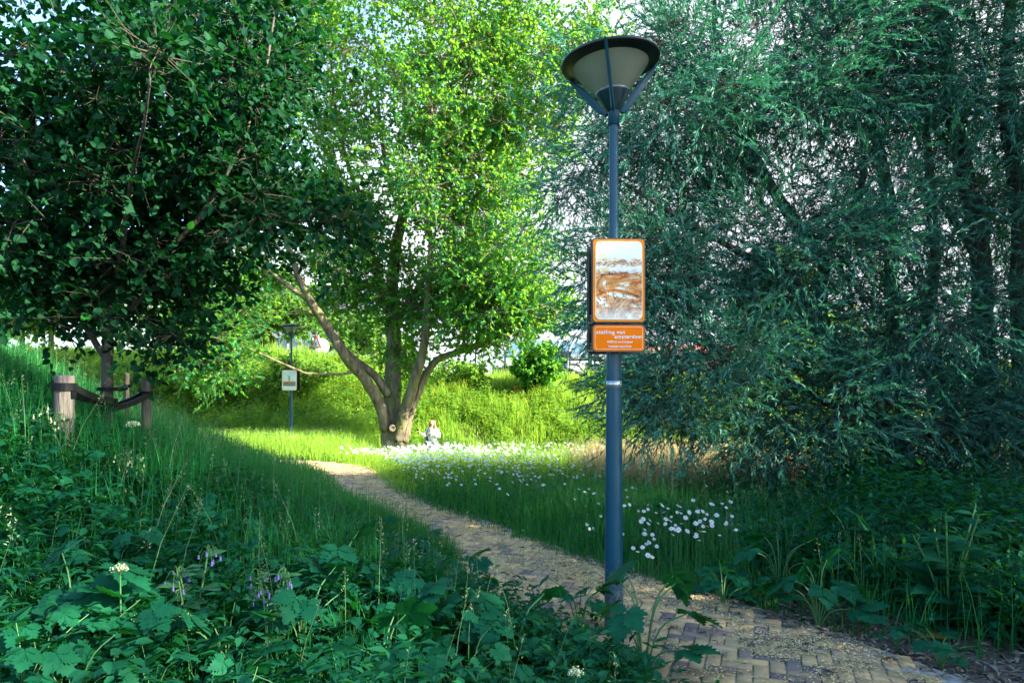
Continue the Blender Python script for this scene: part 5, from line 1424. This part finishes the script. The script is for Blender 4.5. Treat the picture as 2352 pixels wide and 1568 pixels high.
def poppy(px, py, Y, s, label):
    p = P(px, py, Y); z = (gfast(p[0], Y))
    p[2] = max(p[2], z + .25)
    root = empty('poppy', (p[0], Y, z), label, 'poppy', 'red poppies'); h = p[2] - z
    o = bpy.data.objects.new('stem', stm[0]); COL.objects.link(o); o.parent = root; o.scale = (1, 1, h)
    r = np.random.default_rng(int(px)); n = 5; a = np.arange(n) * 1.257
    V, Q, T = leaves(np.zeros((n, 3)), norm(np.column_stack([np.cos(a), np.sin(a), np.full(n, .55)])), np.tile([0, 0, 1.], (n, 1)), np.full(n, s), np.full(n, s * 1.1), T_BROAD, r.random(n))
    o = link('petals', np_mesh('petals', V, Q, T), M['poppy'], root, (0, 0, h))
    c = bpy.data.objects.new('flower_centre', small_lathe('flower_centre', [(s * .2, 0), (s * .22, s * .3), (.001, s * .35)], 8, M['black'])); COL.objects.link(c); c.parent = root; c.location = (0, 0, h)
poppy(1003, 1088, 10.6, .040, 'single red poppy among the white daisies')
poppy(1184, 876, 28.5, .09, 'highest of three red poppies on the bank below the sapling')
poppy(1182, 891, 27.9, .09, 'lower red poppy of three on the bank, on the poplar side')
poppy(1191, 896, 27.8, .09, 'lower red poppy of three on the bank, on the willow side')
poppy(1562, 1066, 14, .045, 'red poppy in the meadow behind the dry grass')
poppy(1582, 1074, 13.6, .045, 'red poppy in the meadow next to the dry grass patch')

# ------------------------------------------------------------------ the person
PX, PY = P(993, 0, 24)[0], 24.0
PZ = P(0, 963, 24)[2] - 1.66
person = empty('person', (PX, PY, PZ), 'woman with long auburn hair in a white sweater standing beyond the daisies', 'person', None, R(-12))
def skin(name, verts, edges, radii, mat, parent, root=0, sub=2):
    me = bpy.data.meshes.new(name); me.from_pydata(verts, edges, [])
    o = link(name, me, mat, parent)
    md = o.modifiers.new('skin', 'SKIN'); md.use_smooth_shade = True; md.branch_smoothing = .3
    for i, rr in enumerate(radii):
        v = me.skin_vertices[0].data[i]; v.radius = rr if isinstance(rr, tuple) else (rr, rr)
        v.use_root = (i == root)
    s = o.modifiers.new('sub', 'SUBSURF'); s.levels = sub; s.render_levels = sub
    return o
# faces -Y ; her right side is -X (image left)
bv = [(0, 0, .90), (0, 0, 1.08), (0, 0, 1.25), (0, -.01, 1.37), (0, -.015, 1.43), (0, -.02, 1.50), (0, -.03, 1.58), (0, -.02, 1.63),
      (-.09, 0, .86), (-.10, .0, .48), (-.10, .02, .09), (-.10, -.08, .05), (-.10, -.15, .035),
      (.09, 0, .86), (.11, -.04, .48), (.12, .0, .09), (.12, -.10, .05), (.12, -.17, .035),
      (-.16, 0, 1.33), (-.22, -.02, 1.08), (-.33, -.15, 1.16), (-.37, -.19, 1.19), (-.40, -.215, 1.215),
      (.16, 0, 1.33), (.25, -.02, 1.08), (.12, -.19, 1.13), (.07, -.21, 1.16), (.035, -.22, 1.18)]
be = [(0, 1), (1, 2), (2, 3), (3, 4), (4, 5), (5, 6), (6, 7), (0, 8), (8, 9), (9, 10), (10, 11), (11, 12), (0, 13), (13, 14), (14, 15), (15, 16), (16, 17),
      (3, 18), (18, 19), (19, 20), (20, 21), (21, 22), (3, 23), (23, 24), (24, 25), (25, 26), (26, 27)]
brd = [.13, .115, .13, .09, .05, .075, .085, .05, .085, .058, .038, .035, .025, .085, .058, .038, .035, .025, .055, .042, .030, .028, .022, .055, .042, .030, .028, .022]
fv, fe, frr = list(bv), list(be), list(brd)
for root_i, s, base_, dirv in ((22, -1, np.array([-.40, -.215, 1.215]), np.array([-.6, -.5, .5])), (27, 1, np.array([.035, -.22, 1.18]), np.array([-.8, -.3, .35]))):
    dirv = norm(dirv); sd_ = norm(np.cross(dirv, [0, 0, 1.]))
    for k, (of, ln) in enumerate(((-.024, .060), (-.008, .072), (.008, .078), (.022, .068))):
        a = base_ + sd_ * of + dirv * .03; b = a + dirv * ln * .55; c = b + norm(dirv + np.array([0, 0, -.7])) * ln * .5
        i = len(fv); fv += [tuple(a), tuple(b), tuple(c)]; fe += [(root_i, i), (i, i + 1), (i + 1, i + 2)]; frr += [.009, .008, .006]
    a = base_ + np.array([0, 0, .02]) + sd_ * -.02 * s; b = a + np.array([0, 0, .035]) + dirv * .01
    i = len(fv); fv += [tuple(a), tuple(b)]; fe += [(root_i, i), (i, i + 1)]; frr += [.010, .007]
skin('body', [tuple(v) for v in fv], fe, frr, M['skin'], person)
# facial features as shaped meshes on the head
fc = bmesh.new(); bmesh.ops.create_uvsphere(fc, u_segments=12, v_segments=8, radius=1)
def blob(name, loc, sc, mat, par=person):
    bm = bmesh.new(); bmesh.ops.create_uvsphere(bm, u_segments=14, v_segments=10, radius=1)
    for v in bm.verts: v.co = (v.co.x * sc[0], v.co.y * sc[1], v.co.z * sc[2])
    o = bm_obj(name, bm, mat, par, loc, True); return o
fc.free()
blob('eye', (-.030, -.100, 1.565), (.011, .008, .007), M['white']); blob('eye', (.030, -.100, 1.565), (.011, .008, .007), M['white'])
blob('nose', (0, -.113, 1.545), (.010, .016, .020), M['skin']); blob('mouth', (0, -.098, 1.505), (.022, .008, .006), M['red'])
skin('sweater', [(0, 0, .90), (0, -.01, 1.02), (0, 0, 1.18), (0, 0, 1.31), (0, 0, 1.37), (-.15, 0, 1.33), (-.225, -.01, 1.10), (-.255, -.06, 1.09), (-.33, -.15, 1.16), (.15, 0, 1.33), (.255, -.01, 1.09), (.235, -.07, 1.07), (.13, -.185, 1.13)],
     [(0, 1), (1, 2), (2, 3), (3, 4), (3, 5), (5, 6), (6, 7), (7, 8), (3, 9), (9, 10), (10, 11), (11, 12)],
     [(.165, .13), (.18, .145), (.175, .14), (.15, .11), (.085, .08), .085, .072, .068, .048, .085, .078, .075, .05], M['sweater'], person, 2)
skin('jeans', [(0, 0, .93), (-.095, 0, .84), (-.11, -.01, .48), (-.105, .02, .12), (.095, 0, .84), (.12, -.04, .48), (.12, .0, .12)], [(0, 1), (1, 2), (2, 3), (0, 4), (4, 5), (5, 6)],
     [(.17, .13), (.11, .12), .085, .075, (.11, .12), .085, .075], M['jeans'], person)
skin('hair', [(0, .01, 1.645), (0, .035, 1.58), (0, .06, 1.48), (.02, .075, 1.36), (.02, .08, 1.22), (-.075, .0, 1.60), (-.09, .0, 1.50), (-.10, -.03, 1.38), (.078, .0, 1.60), (.095, -.005, 1.50), (.12, -.05, 1.36), (.13, -.09, 1.24)],
     [(0, 1), (1, 2), (2, 3), (3, 4), (1, 5), (5, 6), (6, 7), (1, 8), (8, 9), (9, 10), (10, 11)], [.075, .100, .095, .09, .04, .032, .035, .02, .032, .04, .05, .02], M['hair'], person, 1)
blob('shoe', (-.10, -.09, .035), (.048, .13, .045), M['white']); blob('shoe', (.12, -.10, .035), (.048, .13, .045), M['white'])
blob('chest_print', (-.01, -.150, 1.20), (.05, .012, .035), M['print_pink']); blob('chest_lettering', (-.05, -.157, 1.13), (.055, .010, .012), M['print_dark']); blob('chest_lettering', (-.05, -.160, 1.10), (.045, .010, .010), M['print_dark'])
rot = Matrix.Rotation(R(-12), 3, 'Z')
def wp(x, y, z): v = rot @ Vector((x, y, 0)); return (PX + v.x, PY + v.y, PZ + z)
bag = empty('shoulder_bag', wp(-.20, .06, .90), 'black bag hanging from the shoulder of the person', 'bag', None, R(-12))
bm = bmesh.new(); bx(bm, -.06, .06, -.15, .15, -.18, .16)
bmesh.ops.bevel(bm, geom=bm.edges[:], offset=.03, segments=3, affect='EDGES'); bm_obj('pouch', bm, M['black'], bag, smooth=True)
V, Q, _ = tube(catmull([(0, -.10, .15), (.02, -.16, .30), (.09, -.12, .46), (.10, -.02, .52), (.08, .10, .42), (0, .10, .15)], [.014] * 6, 5)[0], np.full(26, .014), 6); link('strap', np_mesh('strap', V, Q, smooth=True), simple('navy_strap', (.02, .05, .22), .7), bag)
ph = empty('phone', wp(-.44, -.245, 1.26), 'dark phone held up in the raised hand of the person', 'phone', None, R(-30))
box('screen_body', -.038, .038, -.005, .005, -.075, .075, M['black'], ph, bev=.004).rotation_euler = (0, R(-25), 0)

# ------------------------------------------------------------------ beyond the bank: station, fence, poles
st_ = empty('station_building', (5, 66, 3.0), 'long pale station hall with a sloping glass roof beyond the bank', 'building')
def q4(name, pts, mat, par=None, th=0.0):
    bm = bmesh.new(); a = [bm.verts.new(p) for p in pts]; f = bm.faces.new(a)
    if th:
        ex = bmesh.ops.extrude_face_region(bm, geom=[f]); bmesh.ops.translate(bm, verts=[v for v in ex['geom'] if isinstance(v, bmesh.types.BMVert)], vec=(0, th, 0))
    return bm_obj(name, bm, mat, par)
Ys = 66.0
def S(px, py, Y=Ys):
    p = P(px, py, Y); return (p[0] - 5, Y - 66, p[2] - 3.0)
q4('roof_glass', [S(1150, 822), S(1640, 824), S(1640, 795, 72), S(1170, 780, 72)], M['glassy'], st_, .15)
bm = bmesh.new()
for k in range(17):
    u = k / 16; a = np.array(S(1150 + 490 * u, 822)); b = np.array(S(1170 + 470 * u, 780 + 15 * u, 72))
    for dd in (0,):
        bx(bm, a[0] - .06, a[0] + .06, a[1] - .15, a[1] - .02, a[2], a[2] + .1)
        vs = [bm.verts.new(p) for p in (a + (-.07, -.03, .05), a + (.07, -.03, .05), b + (.07, -.03, .05), b + (-.07, -.03, .05))]; bm.faces.new(vs)
bm_obj('roof_ribs', bm, M['station_white'], st_)
a = S(1140, 824); b = S(1650, 840)
box('fascia', a[0], b[0], -.6, .4, b[2], a[2] - .02, M['station_white'], st_)
a = S(1215, 815, 62); b = S(1285, 838, 62)
box('canopy', a[0], b[0] + 9, -5.0, -1.2, b[2] + .45, a[2], M['concrete'], st_)
a = S(1130, 842); b = S(1660, 905)
box('wall', a[0], b[0], .6, 8, b[2], a[2], M['pale_wall'], st_)
for k in range(12):
    x0 = a[0] + 1.0 + k * 1.72
    w_ = box('window', x0, x0 + 1.3, .50, .59, 0.0, 1.55, M['dark_glass'], st_)
    box('window_frame', x0 - .05, x0 + 1.35, .45, .497, .72, .80, M['white'], w_)
for k in range(7):
    x0 = a[0] + .4 + k * 3.4
    box('column', x0, x0 + .22, -.5, -.28, -1.5, b[2] + 4.2, M['fence'], st_)
# tram shelter frame and fence
fb = empty('mesh_fence', (0, 36, 2.15), 'dark blue mesh fence with square posts along the bank top', 'fence')
x0, x1 = P(1060, 0, 36)[0], P(1720, 0, 36)[0]
bm = bmesh.new()
for k in range(int((x1 - x0) / .12)):
    xx = x0 + k * .12; bx(bm, xx - .006, xx + .006, -.006, .006, 0, 1.75)
for z_ in (.06, .9, 1.73): bx(bm, x0, x1, -.014, -.007, z_ - .01, z_ + .01)
bm_obj('mesh_panel', bm, M['fence'], fb)
for px in (1092, 1160, 1228, 1297, 1366, 1440, 1515, 1590, 1660):
    xx = P(px, 0, 36)[0]; box('post', xx - .045, xx + .045, -.0, .09, -.3, 1.85, M['fence'], fb)
for px, lb, tp in ((1213, 'dark post of the shelter on the bank top', 826), (1355, 'dark slim pole between the glass building and the willow', 815)):
    xx = P(px, 0, 35)[0]; o = empty('shelter_post', (xx, 35, 2.1), lb, 'post')
    box('pole', -.1, .1, -.1, .1, 0, P(0, tp, 35)[2] - 2.1, M['fence'], o); box('cap', -.13, .13, -.13, .13, P(0, tp, 35)[2] - 2.099, P(0, tp, 35)[2] - 2.04, M['fence'], o)
o = empty('bus_shelter', (P(1245, 0, 37)[0], 37.5, 2.15), 'glass shelter with a flat dark roof behind the sapling', 'shelter')
box('roof', -1.2, 1.6, -.6, .8, 1.75, 1.87, M['fence'], o); box('glass_panel', -1.1, 1.5, .7, .74, .1, 1.74, M['glassy'], o)
for xx in (-1.1, 1.5): box('post', xx - .04, xx + .04, -.5, -.42, 0, 1.74, M['fence'], o)
for (px, pt, lb) in ((1196, 705, 'tall grey overhead line mast behind the glass building'), (1352, 690, 'second overhead line mast nearer the willow')):
    xx = P(px, 0, 80)[0]; z1 = P(0, pt, 80)[2]
    o = empty('line_mast', (xx, 80, 3), lb, 'mast'); lathe('mast', [(.16, 0), (.10, z1 - 3)], M['grey_metal'], o, 10)
    box('cross_arm', -3, 3, -.08, .08, z1 - 4.0, z1 - 3.8, M['grey_metal'], o); box('lower_arm', -2.4, 2.4, -.06, .06, z1 - 5.0, z1 - 4.85, M['grey_metal'], o)
# parked white van half hidden on the bank road
vn_ = empty('parked_van', (P(1350, 0, 48)[0], 48, 2.15), 'small white van parked behind the fence near the willow', 'van')
bm = bmesh.new()
prof = [(-2.1, .35), (-2.1, 1.5), (-1.9, 1.85), (.6, 1.85), (1.25, 1.15), (2.0, .98), (2.15, .7), (2.15, .35)]
a = [bm.verts.new((x_, -.85, z_)) for x_, z_ in prof]; b = [bm.verts.new((x_, .85, z_)) for x_, z_ in prof]
bm.faces.new(a); bm.faces.new(b[::-1])
for i in range(len(prof)): bm.faces.new((a[i], b[i], b[(i + 1) % 8], a[(i + 1) % 8]))
bmesh.ops.bevel(bm, geom=bm.edges[:], offset=.05, segments=2, affect='EDGES'); bm_obj('body', bm, M['white'], vn_, smooth=False)
box('window', -.3, .75, -.862, -.852, 1.15, 1.65, M['dark_glass'], vn_); box('windscreen', .7, 1.1, -.7, .7, 1.25, 1.62, M['dark_glass'], vn_)
for xx in (-1.35, 1.35):
    for yy in (-.82, .82):
        w_ = lathe('wheel', [(.001, -.1), (.2, -.1), (.32, -.08), (.34, 0), (.32, .08), (.2, .1), (.001, .1)], M['rubber'], vn_, 20, (xx, yy, .34)); w_.rotation_euler = (R(90), 0, 0)
# red roofed low building
rb = empty('red_roofed_building', (P(1640, 0, 58)[0], 60, 3.0), 'low pale building with a red tiled roof seen through the willow', 'building')
hw = 250 / F * 58 / 1
box('wall', -hw / 2 - 1, hw / 2 + 3, -2, 4, -2.5, P(0, 812, 58)[2] - 3, M['pale_wall'], rb)
zr = P(0, 812, 58)[2] - 3
bm = bmesh.new(); pp = [(-hw / 2 - 1.3, -2.4, zr + .002), (hw / 2 + 3.3, -2.4, zr + .002), (hw / 2 + 3.3, 1, zr + .95), (-hw / 2 - 1.3, 1, zr + .95)]
vs = [bm.verts.new(p) for p in pp]; vs2 = [bm.verts.new((p[0], 4.4 if p[1] < 0 else 1, p[2])) for p in pp]
bm.faces.new(vs); bm.faces.new((vs2[0], vs[3], vs[2], vs2[1])); bm.faces.new((vs[0], vs[3], vs2[0])); bm.faces.new((vs[1], vs2[1], vs[2]))
bm_obj('roof', bm, M['red_roof'], rb)
for k in range(6): box('window', -hw / 2 + k * 1.9, -hw / 2 + k * 1.9 + 1.1, -2.05, -2.002, .4, 1.4, M['dark_glass'], rb)
# pale apartment block behind the poplar
ab = empty('apartment_building', (P(690, 0, 85)[0], 88, 3.0), 'pale apartment block with long window bands glimpsed left of the poplar', 'building')
za = P(0, 655, 85)[2] - 3
box('wall', -6.5, 10, -3, 6, -2, za, M['pale_wall'], ab); box('roof_edge', -6.8, 10.3, -3.3, 6.3, za + .002, za + .35, M['white'], ab)
for f_ in range(4):
    z0 = 1.3 + f_ * 3.0
    if z0 + 1.6 > za: break
    for k in range(5):
        w_ = box('window', -5.8 + k * 3.1, -5.8 + k * 3.1 + 2.4, -3.06, -3.002, z0, z0 + 1.5, M['dark_glass'], ab)
        box('window_frame', -5.8 + k * 3.1 + 1.15, -5.8 + k * 3.1 + 1.25, -3.1, -3.062, z0, z0 + 1.5, M['white'], w_)

# ------------------------------------------------------------------ light, sky, camera
SUN_EL = 27.0
CLOUD = 2.2
az = math.atan2(.93, -.36)
sd = Vector((math.sin(az) * math.cos(R(SUN_EL)), math.cos(az) * math.cos(R(SUN_EL)), math.sin(R(SUN_EL))))
lg = bpy.data.lights.new('sun', 'SUN'); lg.energy = 5.0; lg.angle = R(.5); lg.color = (1, .91, .70)
lo = bpy.data.objects.new('sun', lg); COL.objects.link(lo); lo.rotation_euler = sd.to_track_quat('Z', 'Y').to_euler()
wd = bpy.data.worlds.new('World'); SC.world = wd; wd.use_nodes = True
nt = wd.node_tree
for n_ in list(nt.nodes): nt.nodes.remove(n_)
sky = nt.nodes.new('ShaderNodeTexSky'); sky.sky_type = 'NISHITA'; sky.sun_disc = False
sky.sun_elevation = R(SUN_EL); sky.sun_rotation = az; sky.air_density = 1.0; sky.dust_density = .8; sky.ozone_density = 3.0
bg = nt.nodes.new('ShaderNodeBackground'); bg.inputs[1].default_value = .13
tcw = nt.nodes.new('ShaderNodeTexCoord'); sxw = nt.nodes.new('ShaderNodeSeparateXYZ'); nt.links.new(tcw.outputs['Generated'], sxw.inputs[0])
def mth(op, a, b=None, c=None):
    n_ = nt.nodes.new('ShaderNodeMath'); n_.operation = op
    for i_, v_ in enumerate((a, b, c)):
        if v_ is None: continue
        if isinstance(v_, (int, float)): n_.inputs[i_].default_value = v_
        else: nt.links.new(v_, n_.inputs[i_])
    return n_.outputs[0]
# a bright bank of thin white cloud low in the north, breaking up to blue towards the left and overhead
nz = nt.nodes.new('ShaderNodeTexNoise'); nz.inputs['Scale'].default_value = 2.6; nz.inputs['Detail'].default_value = 7
mpw = nt.nodes.new('ShaderNodeMapping'); mpw.inputs['Scale'].default_value = (1, 1, 2.2); nt.links.new(tcw.outputs['Generated'], mpw.inputs[0]); nt.links.new(mpw.outputs[0], nz.inputs['Vector'])
v = mth('MULTIPLY_ADD', sxw.outputs[0], .9, .75)
v = mth('MULTIPLY_ADD', sxw.outputs[2], -.95, v)
v = mth('MULTIPLY_ADD', sxw.outputs[1], .30, v)
v = mth('MULTIPLY_ADD', nz.outputs[0], .9, v)
v = mth('SUBTRACT', v, .72)
mr = nt.nodes.new('ShaderNodeMapRange'); mr.interpolation_type = 'SMOOTHSTEP'; mr.inputs[1].default_value = 0; mr.inputs[2].default_value = .42; nt.links.new(v, mr.inputs[0])
fy = nt.nodes.new('ShaderNodeMapRange'); fy.interpolation_type = 'SMOOTHSTEP'; fy.inputs[1].default_value = -.1; fy.inputs[2].default_value = .4; nt.links.new(sxw.outputs[1], fy.inputs[0])
fac = mth('MULTIPLY', mr.outputs[0], fy.outputs[0])
mxw = nt.nodes.new('ShaderNodeMixRGB'); nt.links.new(fac, mxw.inputs[0]); nt.links.new(sky.outputs[0], mxw.inputs[1]); mxw.inputs[2].default_value = (CLOUD, CLOUD * 1.06, CLOUD * 1.14, 1)
ow = nt.nodes.new('ShaderNodeOutputWorld'); nt.links.new(mxw.outputs[0], bg.inputs[0]); nt.links.new(bg.outputs[0], ow.inputs[0])
cam = bpy.data.cameras.new('camera'); co = bpy.data.objects.new('camera', cam); COL.objects.link(co)
co.location = (0, 0, CZ); co.rotation_euler = (R(90), 0, 0)
cam.sensor_width = 36; cam.lens = 24.0; cam.shift_y = (HY - 784) / 2352; cam.clip_start = .05; cam.clip_end = 3000
SC.camera = co
SC.view_settings.view_transform = 'Standard'; SC.view_settings.look = 'None'; SC.view_settings.gamma = 1; SC.view_settings.use_curve_mapping = False
SC.view_settings.exposure = 2.45
cy = SC.cycles
cy.use_denoising = True; cy.max_bounces = 6; cy.diffuse_bounces = 3; cy.glossy_bounces = 2; cy.transmission_bounces = 4; cy.transparent_max_bounces = 8
cy.caustics_reflective = False; cy.caustics_refractive = False; cy.sample_clamp_indirect = 6
